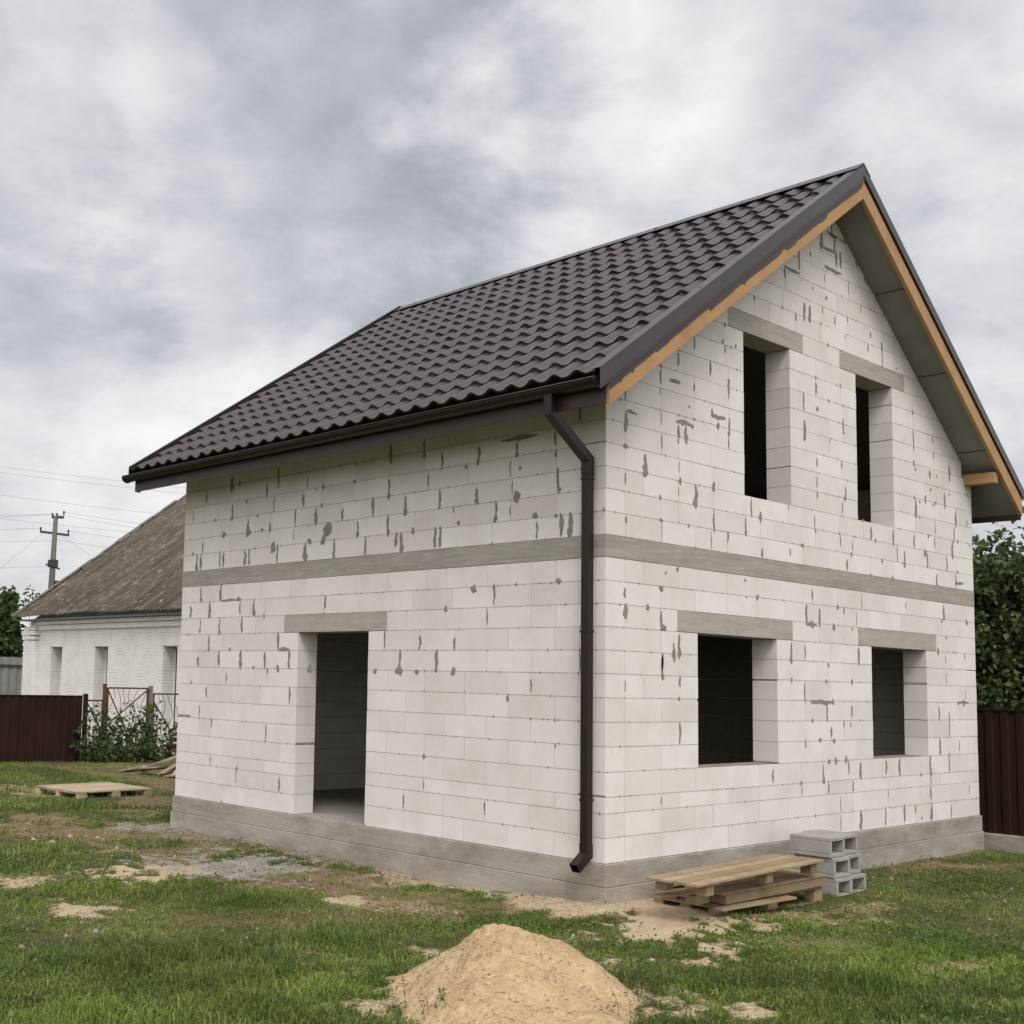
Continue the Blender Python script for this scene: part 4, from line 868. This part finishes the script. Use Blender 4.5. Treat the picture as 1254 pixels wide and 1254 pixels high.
# ------------------------------------------------------------------ power pole and wires
pl = empty('power_pole', (15.2, 39.1, -.5), 'concrete power pole with a crossarm and rusty junction boxes behind the old house', 'utility pole')
PX, PY = 15.2, 39.1
MB().tube([(PX-.10, PY, -.6), (PX-.03, PY, 5.0), (PX+.02, PY, 7.85)], [.17, .13, .09], 10).build('pole', M_pole, pl, smooth=True)
ca = Vector((.79, -.61, 0))
c0 = Vector((PX, PY, 7.15)); MB().bar(c0-ca*.6+Vector((0, 0, .06)), c0+ca*.6-Vector((0, 0, .06)), .09, .09).build('crossarm', M_steel, pl)
ct = Vector((PX, PY, 7.83)); MB().bar(ct-ca*.15, ct+ca*.35, .12, .1).build('top_bracket', M_steel, pl)
ins = [c0-ca*.58+Vector((0, 0, .2)), c0+ca*.56+Vector((0, 0, .12)), ct-ca*.12+Vector((0, 0, .12)), ct+ca*.06+Vector((0, 0, .12)), ct+ca*.34+Vector((0, 0, .22))]
for p in ins:
    MB().tube([p-Vector((0, 0, .14)), p, p+Vector((0, 0, .05))], [.02, .045, .03], 8).build('insulator', M_steel, pl)
MB().bar((PX-.32, PY, 5.85), (PX+.3, PY, 5.7), .06, .06).box((PX-.16, PY-.16, 5.75), (PX+.14, PY+.16, 6.05)).build('lower_bracket', M_steel, pl)
MB().box((PX-.2, PY-.25, 3.9), (PX+.28, PY+.1, 4.55)).box((PX+.08, PY-.2, 4.56), (PX+.24, PY, 5.2)).build('junction_box', M_rust, pl, bevel=.02)
MB().bar((PX-.3, PY-.1, 4.62), (PX+.5, PY-.4, 4.60), .09, .07).build('box_bracket', M_steel, pl)
def wire(p, q, sag, r, label, n_=18):
    p, q = Vector(p), Vector(q)
    pts = [p.lerp(q, i/n_)-Vector((0, 0, sag*4*(i/n_)*(1-i/n_))) for i in range(n_+1)]
    o = MB().tube(pts, r, 5).build('overhead_wire', M_steel, None, smooth=True)
    return tag(o, label, 'wire', 'overhead wires round the power pole')
left_ = Vector((-.79, .61, 0)); 
lb_l = ['top wire running left from the head of the power pole', 'second wire down running left from the power pole', 'wire running left from the left end of the crossarm', 'wire running left just below the crossarm of the pole']
for i, (p, dz) in enumerate(((ins[2], -.05), (ins[3], -.85), (ins[0], -.3), (c0+Vector((0, 0, -.3)), .1))):
    wire(p, p+left_*32+Vector((0, 0, dz)), .5, .0045, lb_l[i])
lb_r = ['highest wire sagging right from the pole head towards the houses', 'second wire sagging right from the pole head', 'wire sagging right from the right end of the crossarm', 'lowest wire sagging right from below the crossarm']
for i, (p, dz) in enumerate(((ins[4], -1.6), (ins[3], -2.1), (ins[1], -1.3), (c0+Vector((0, 0, -.25)), -1.7))):
    wire(p, p-left_*26+Vector((0, 0, dz)), .45, .0045, lb_r[i])
wire(c0-ca*.5, c0-ca*.5+Vector((-4.5, 2.4, -4.6)), .1, .004, 'thin stay wire slanting down to the left from the crossarm')
wire(c0+ca*.3-Vector((0, 0, .1)), c0+Vector((5.5, -4.8, -4.2)), .1, .004, 'thin service wire slanting down to the right from the crossarm')
wire((PX, PY, 5.8), (PX-22, PY+16, 5.0), .3, .0035, 'wire running left from the middle bracket of the pole')
wire((PX, PY, 4.6), (PX-22, PY+16, 4.4), .3, .0035, 'wire running left from the rusty junction box')
for i, (ya, yb, lb) in enumerate(((10.15, 9.0, 'highest of the long wires crossing the sky left of the roof'), (9.95, 8.75, 'second of the long wires crossing the sky left of the roof'), (9.2, 7.75, 'third of the long wires crossing the sky left of the roof'), (8.15, 7.1, 'faint lowest long wire crossing the sky left of the roof'))):
    wire((2.2, 42, ya), (26, 28, yb-.6), .35, .0038, lb)

# ------------------------------------------------------------------ trees and weeds
def leaves(name, cen, siz, m_, parent, tone, aspect=1.5, seed=0, droop=.3):
    g = np.random.default_rng(seed); n_ = len(cen); d = g.normal(size=(n_, 3)); d[:, 2] -= droop; d /= np.linalg.norm(d, axis=1, keepdims=True)
    u = g.normal(size=(n_, 3)); u -= (u*d).sum(1, keepdims=True)*d; u /= np.linalg.norm(u, axis=1, keepdims=True)
    nn_ = np.cross(d, u); s = siz[:, None]
    v = np.stack([cen, cen+d*s*aspect*.45+u*s*.5+nn_*s*.12, cen+d*s*aspect, cen+d*s*aspect*.45-u*s*.5+nn_*s*.12], 1).reshape(-1, 3)
    b = (np.arange(n_)*4)[:, None]; f_ = np.concatenate([b+np.array([[0, 1, 2]]), b+np.array([[0, 2, 3]])], 0)
    return np_mesh(name, v, 3, m_, parent, faces=f_, attrs={'tone': np.repeat(tone, 4)})
def clump_crown(lobes, n_, seed, leaf, spread=.22, ncl=None):
    """leaf centres gathered in clumps on the outer part of each lobe, with gaps between clumps"""
    g = np.random.default_rng(seed); C_ = []; Tn = []
    vol = np.array([l[3]*l[4]*l[5] for l in lobes])**.67; vol = vol/vol.sum()
    for (x, y, z, rx, ry, rz), sh in zip(lobes, vol):
        k = int((ncl or n_/45)*sh)+3; d = g.normal(size=(k, 3)); d /= np.linalg.norm(d, axis=1, keepdims=True)
        rr_ = g.uniform(.45, 1.08, size=(k, 1)); cc = d*rr_*np.array([rx, ry, rz])+np.array([x, y, z])
        per = int(n_*sh/k); ct_ = g.random(k)
        p = np.repeat(cc, per, 0)+g.normal(size=(k*per, 3))*spread*np.array([1, 1, .75]); C_.append(p); Tn.append(np.clip(np.repeat(ct_, per)+g.normal(size=k*per)*.2, 0, 1))
    return np.concatenate(C_), np.concatenate(Tn)
def tree(name, base, h, lobes, n_, leaf, m_, label, seed, trunk_r=.14, spread=.22, ncl=None, group=None):
    rr = random.Random(seed); e = empty(name, base, label, 'tree', group); b = Vector(base)
    mb = MB(); mb.tube([b-Vector((0, 0, .2)), b+Vector((rr.uniform(-.1, .1), rr.uniform(-.1, .1), h*.35)), b+Vector((rr.uniform(-.2, .2), rr.uniform(-.2, .2), h*.75))], [trunk_r*1.2, trunk_r*.8, trunk_r*.3], 8)
    for (x, y, z, rx, ry, rz) in lobes:
        s = b+Vector((0, 0, h*rr.uniform(.15, .5))); t = Vector((x, y, z+rz*.4)); mid = s.lerp(t, .5)+Vector((rr.uniform(-.2, .2), rr.uniform(-.2, .2), rr.uniform(-.1, .2)))
        mb.tube([s, mid, t], [trunk_r*.45, trunk_r*.28, trunk_r*.08], 6)
    mb.build('trunk', M_bark, e, smooth=True)
    c, t = clump_crown(lobes, n_, seed, leaf, spread, ncl)
    c = c[c[:, 2] > base[2]+.05]; t = t[:len(c)]
    leaves('crown', c, leaf*np.random.default_rng(seed).uniform(.6, 1.3, len(c)), m_, e, t, seed=seed)
    return e
gR = 'trees behind the right fence'
tree('vine_covered_tree', (10.9, 1.6, -.55), 4.6, [(10.6, 1.5, 1.6, .9, 1.1, 1.5), (10.7, 1.3, 2.75, .75, .95, .95), (10.9, 2.2, 2.3, .9, 1.0, 1.3), (10.4, .3, 1.3, .7, .9, 1.3)], 52000, .065, M_leafR, 'dark leafy tree overgrown with creeper rising just behind the right fence', 3, .12, .13, 700, gR)
tree('leafy_tree', (11.2, -.4, -.6), 4.3, [(11.2, -.3, 2.2, 1.0, 1.1, 1.4), (11.0, .1, 3.0, .6, .8, .4), (10.9, -1.4, 2.0, .9, 1.0, 1.5)], 30000, .065, M_leafR, 'broad leafy tree behind the right fence, nearest the edge of the photo', 5, .12, .13, 420, gR)
tree('leafy_tree', (13.8, 3.6, -.6), 5, [(13.6, 3.4, 2.0, 1.5, 1.6, 2.0), (13.4, 1.6, 2.0, 1.2, 1.2, 1.7)], 26000, .075, M_leafR, 'dark tree standing farther back behind the creeper covered one', 6, .16, .2, 300, gR)
tree('thin_crowned_tree', (12.3, 2.2, -.6), 4.7, [(12.3, 2.4, 3.5, .9, 1.1, .5), (12.2, 1.4, 3.55, .8, .9, .5)], 1500, .075, M_leafR, 'sparse leafy top with sky showing through, just under the right eave', 12, .09, .22, 45, gR)
gL = 'trees beyond the old house'
tree('broadleaf_tree', (10.7, 36.5, -.5), 4.4, [(10.9, 36.6, 2.4, 1.25, 1.3, 1.7), (9.7, 37.4, 2.8, 1.3, 1.3, 1.3), (11.5, 35.9, 1.6, .8, .8, 1.3)], 15000, .16, M_leafL, 'round green tree on the left edge beyond the grey fence', 8, .15, .22, 260, gL)
tree('slender_tree', (11.75, 35.75, -.5), 5.1, [(11.76, 35.72, 2.6, .42, .42, 1.3), (11.75, 35.7, 3.9, .22, .22, .75)], 4200, .14, M_leafL, 'slender pointed tree rising over the rounder one beyond the old house', 9, .08, .11, 70, gL)
tree('bare_sapling', (12.9, 36.5, -.5), 4.6, [(12.9, 36.5, 4.2, .25, .25, .45)], 90, .09, M_leafL, 'thin nearly bare sapling showing over the left end of the old roof', 10, .04, .15, 12, gL)

def weed(base, h, seed, label, n_=9):
    rr = random.Random(seed); e = empty('weed_bush', base, label, 'weed', 'tall weeds along the garden gate'); mb = MB(); cs = []
    for i in range(n_):
        a = rr.uniform(0, 6.28); lean = rr.uniform(.05, .4); hh = h*rr.uniform(.5, 1.3)
        pts = [Vector(base)+Vector((math.cos(a)*lean*t*t+rr.uniform(-.01, .01)+math.cos(a)*.1, math.sin(a)*lean*t*t*.5+math.sin(a)*.06, hh*t-.03)) for t in (0, .25, .5, .75, 1)]
        mb.tube(pts, [.008, .007, .006, .004, .002], 5)
        for k in range(int(34*hh/h)):
            t = rr.uniform(.03, 1)**1.25; j = min(int(t*4), 3); p = pts[j].lerp(pts[j+1], t*4-j); r_ = .10*(1-t*.6); cs.append((p.x+rr.gauss(0, r_), p.y+rr.gauss(0, r_), max(p.z+rr.gauss(0, .04), base[2]+.02)))
    mb.build('stem', M_weed, e)
    c = np.array(cs); g = np.random.default_rng(seed); leaves('foliage', c, g.uniform(.035, .08, len(c)), M_weed, e, g.random(len(c)), 2.0, seed)
wl_ = [((4.55, 16.55, -.4), 1.0, 'tall weed at the end post of the brown sheet fence'), ((4.95, 16.5, -.4), 1.05, 'bushy weed growing in front of the left gate post'), ((5.35, 16.6, -.4), .95, 'green weed standing before the left half of the gate'),
       ((5.7, 16.55, -.4), 1.2, 'tallest weed, in the middle of the gate'), ((6.0, 16.6, -.4), 1.1, 'weed leaning on the right gate post'), ((4.75, 16.35, -.4), .6, 'low weed in front of the short wire panel'), ((5.3, 16.25, -.4), .5, 'low spreading weed at the foot of the gate'),
       ((5.85, 16.2, -.4), .5, 'low weed right of the gate foot, by the pale bag'), ((6.9, 17.3, -.4), .7, 'thin weed behind the mesh panel with the brace')]
for i, (b, h, lb) in enumerate(wl_): weed(b, h, 40+i, lb, 12 if h > .7 else 9)

# ------------------------------------------------------------------ grass
def blades(n_, box, hmin, hmax, wdt, seed, keep, m_, name, tone_fn=None, curve=.75, tri=False):
    g = np.random.default_rng(seed)
    x = g.uniform(box[0], box[1], n_); y = g.uniform(box[2], box[3], n_)
    k = keep(x, y, g); x, y = x[k], y[k]
    # tufts
    tx = np.floor(x*9)+.5; n_ = len(x)
    z = ground_z(x, y)-.004; clump = fbm(x*1.6, y*1.6, 61, 3); fine_c = vnoise(x*7, y*7, 63)
    h = (hmin+(hmax-hmin)*g.random(n_)**1.6)*(.35+1.5*clump**1.6)*(.7+.6*fine_c)*(1+.8*np.exp(-((x+5)**2+(y+.8)**2)/5))
    w_ = patch_weights(x, y); h = h*(1-.72*np.clip(w_['s']*1.2+w_['g']+w_['d']*1.1+w_['t']*.8, 0, 1))
    a = g.uniform(0, 2*np.pi, n_)+fine_c*3; ca_, sa_ = np.cos(a), np.sin(a); lean = h*g.uniform(.2, 1.9, n_)*curve
    b = g.uniform(0, 2*np.pi, n_); wx, wy = np.cos(b)*wdt/2, np.sin(b)*wdt/2
    p0 = np.stack([x, y, z], -1); wv_ = np.stack([wx, wy, np.zeros(n_)], -1)*g.uniform(.6, 1.4, (n_, 1))
    dl = np.stack([ca_*lean, sa_*lean, np.zeros(n_)], -1); up_ = np.stack([np.zeros(n_), np.zeros(n_), h], -1)
    m1 = p0+dl*.32+up_*.62; tip = p0+dl+up_*(.95-.65*g.random((n_, 1)))
    v = np.stack([p0-wv_, p0+wv_, m1+wv_*.75, m1-wv_*.75, tip], 1).reshape(-1, 3)
    bi = (np.arange(n_)*5)[:, None]; f_ = np.concatenate([bi+np.array([[0, 1, 2]]), bi+np.array([[0, 2, 3]]), bi+np.array([[3, 2, 4]])], 0)
    t = np.clip(g.random(n_)**1.7*.9+(fbm(x*3, y*3, 77, 2)-.5)*.3, 0, 1)
    o = np_mesh(name, v, 3, m_, faces=f_, attrs={'tone': np.repeat(t, 5)})
    return o
def in_view(x, y, mz=-.38, pad=.06):
    X = x-CAMPOS.x; Y = y-CAMPOS.y; Zz = mz-CAMPOS.z
    w_ = X*fw.x+Y*fw.y+Zz*fw.z; u = (X*r2.x+Y*r2.y+Zz*r2.z)/w_*FPX+412.02
    return (w_ > .5) & (u > -1254*pad) & (u < 1254*(1+pad))
def inside_house(x, y): return (x > -.03) & (x < W+.03) & (y > -.03) & (y < L+.03)
def keep_green(x, y, g):
    w_ = patch_weights(x, y); bare = np.clip(w_['s']*1.25+w_['g']*1.15+w_['d']*1.0+w_['t']*.7, 0, 1)
    nz = fbm(x*1.3+11, y*1.3, 83, 3)
    cov = (1-bare)*(.40+.60*sstep(.35, .55, nz))*(pile_r(x, y) > .88)
    cov = np.maximum(cov, .05*(pile_r(x, y) > .9))
    pal = ((x > .3) & (x < 2.2) & (y > -.8) & (y < -.1)); cov = cov*np.where(pal, .3, 1)
    return (g.random(len(x)) < cov) & ~inside_house(x, y) & in_view(x, y)
NG = 1000000
blades(int(NG*.50), (-6.2, 1.5, -4.6, 3.5), .018, .085, .006, 1, keep_green, M_grass, 'grass'); 
blades(int(NG*.28), (-3.5, 9.0, -5.5, 0), .018, .06, .0065, 2, keep_green, M_grass, 'grass')
blades(int(NG*.22), (-4.5, 6.5, 3, 18), .03, .11, .010, 3, keep_green, M_grass, 'grass')
def keep_dry(x, y, g):
    w_ = patch_weights(x, y); c = np.clip(w_['t']*.8+w_['d']*.35+w_['s']*.05+.07, 0, 1)*(pile_r(x, y) > .9)
    return (g.random(len(x)) < c) & ~inside_house(x, y) & in_view(x, y)
blades(int(NG*.22), (-6.0, 8.5, -5, 10), .012, .045, .006, 5, keep_dry, M_straw, 'dry_grass', curve=2.2)
for o in COL.objects:
    if o.name.split('.')[0] in ('grass', 'dry_grass'): tag(o, {'g': 'short green lawn grass growing in uneven tufts round the house', 'd': 'dry straw coloured blades scattered in the thin turf'}[o.name[0]], 'grass', kind='stuff')

# low broad-leaved ground cover between the blades
g = np.random.default_rng(17); n_ = 90000; x = g.uniform(-6.2, 6, n_); y = g.uniform(-5, 5, n_)
k = keep_green(x, y, g) & (fbm(x*1.9+4, y*1.9, 29, 3) > .46); x, y = x[k], y[k]
o = leaves('clover', np.stack([x, y, ground_z(x, y)+g.uniform(.004, .045, len(x))], -1), g.uniform(.010, .024, len(x)), M_clover, None, g.random(len(x)), 1.3, 18, -.6)
tag(o, 'low broad leaved clover and small weeds mixed into the lawn', 'ground cover', kind='stuff')

# stalks growing on the skirt of the sand pile
def stalks(cx_, cy_, n_, seed):
    rr = random.Random(seed); cs = []; mb = MB()
    for i in range(n_):
        x = cx_+rr.gauss(0, .10); y = cy_+rr.gauss(0, .10); z = gz(x, y)+.02; h = rr.uniform(.08, .22); a = rr.uniform(0, 6.28)
        mb.tube([(x, y, z-.02), (x+.02*math.cos(a), y+.02*math.sin(a), z+h*.6), (x+.06*math.cos(a), y+.06*math.sin(a), z+h)], [.0022, .0018, .0006], 4)
        for k in range(5):
            t = rr.uniform(.2, 1); cs.append((x+.05*t*math.cos(a), y+.05*t*math.sin(a), z+h*t))
    return mb, np.array(cs)
for i, (x, y, n_, lb) in enumerate(((-1.95, -1.8, 26, 'tuft of tall grass stalks at the right foot of the sand pile'), (-3.45, -1.55, 22, 'tuft of grass stalks at the left foot of the sand pile'), (-2.65, -2.25, 10, 'few thin stalks in front of the sand pile'), (-1.6, -2.1, 16, 'grass tuft near the lower right edge of the sand pile'))):
    mb, cs = stalks(x, y, n_, 60+i); e = empty('grass_tuft', (x, y, gz(x, y)), lb, 'grass tuft', 'grass tufts round the sand pile')
    mb.build('stem', M_weed, e); leaves('foliage', cs, np.full(len(cs), .010), M_weed, e, rng.random(len(cs)), 3.0, i)

# scattered rubble crumbs and chips: far too many to count
def rubble(n_, seed):
    g = np.random.default_rng(seed); x = g.uniform(-5.5, 8.3, n_); y = g.uniform(-4.5, 9, n_); w_ = patch_weights(x, y)
    k = (g.random(n_) < (w_['g']*.9+w_['d']*.28+w_['s']*.14+w_['t']*.1+.02)) & ~inside_house(x, y) & (pile_r(x, y) > .95) & in_view(x, y); x, y = x[k], y[k]; n_ = len(x)
    s = (.005+.022*g.random(n_)**4)*np.where(g.random(n_) < .02, 2.2, 1); z = ground_z(x, y)
    base = np.array([(1, 0, 0), (-.5, .87, 0), (-.5, -.87, 0), (.3, .2, .9), (-.4, -.1, .7)])
    v = base[None]*s[:, None, None]*g.uniform(.6, 1.3, (n_, 5, 3)); a = g.uniform(0, 6.28, n_); c_, s_ = np.cos(a)[:, None], np.sin(a)[:, None]
    v = np.stack([v[:, :, 0]*c_-v[:, :, 1]*s_, v[:, :, 0]*s_+v[:, :, 1]*c_, v[:, :, 2]], -1)+np.stack([x, y, z], -1)[:, None]
    b = (np.arange(n_)*5)[:, None]; f_ = np.concatenate([b+np.array([[*t]]) for t in ((0, 1, 3), (1, 4, 3), (1, 2, 4), (2, 0, 4), (0, 3, 4))], 0)
    o = np_mesh('rubble', v.reshape(-1, 3), 3, M_stone, faces=f_, attrs={'tone': np.repeat(g.random(n_), 5)})
    tag(o, 'pale stone crumbs and mortar chips scattered over the bare ground', 'rubble', kind='stuff')
rubble(22000, 4)
# twigs, roots and dry stalks strewn over the sand and bare soil
def twigs(n_, seed):
    g = np.random.default_rng(seed); x = g.uniform(-5.5, 8, n_); y = g.uniform(-4, 9, n_); w_ = patch_weights(x, y); pr = pile_r(x, y)
    k = ((g.random(n_) < (w_['s']*.5+w_['d']*.5+w_['g']*.3+w_['t']*.4)) | ((pr < .9) & (g.random(n_) < .8))) & ~inside_house(x, y) & in_view(x, y); x, y, pr = x[k], y[k], pr[k]; n_ = len(x)
    z = ground_z(x, y)
    on_ = pr < .9
    if on_.any():                                    # rest on the heap's own surface
        ii = np.clip(np.round(np.hypot(x[on_]-cx, y[on_]-cy)/1.25*nr).astype(int), 0, nr); jj = np.round((np.arctan2(y[on_]-cy, x[on_]-cx) % (2*np.pi))/(2*np.pi)*n).astype(int) % n
        z[on_] = vv[ii*n+jj, 2]
    ln = g.uniform(.008, .04, n_)*np.where(g.random(n_) < .08, 2, 1); a = g.uniform(0, 6.28, n_); w2 = g.uniform(.0012, .003, n_)
    d = np.stack([np.cos(a)*ln, np.sin(a)*ln, g.uniform(-.1, .5, n_)*ln], -1); s_ = np.stack([-np.sin(a)*w2, np.cos(a)*w2, 0*a], -1); p = np.stack([x, y, z+.003], -1)
    v = np.stack([p-d/2-s_, p-d/2+s_, p+d/2+s_*.4, p+d/2-s_*.4, p+np.array([0, 0, .004])], 1).reshape(-1, 3); b = (np.arange(n_)*5)[:, None]
    f_ = np.concatenate([b+np.array([[*t]]) for t in ((0, 1, 4), (1, 2, 4), (2, 3, 4), (3, 0, 4))], 0)
    o = np_mesh('twigs', v, 3, M_twig, faces=f_, attrs={'tone': np.repeat(g.random(n_), 5)}); tag(o, 'dark twigs and dry stalks strewn over the sand and bare soil', 'debris', kind='stuff')
twigs(60000, 6)
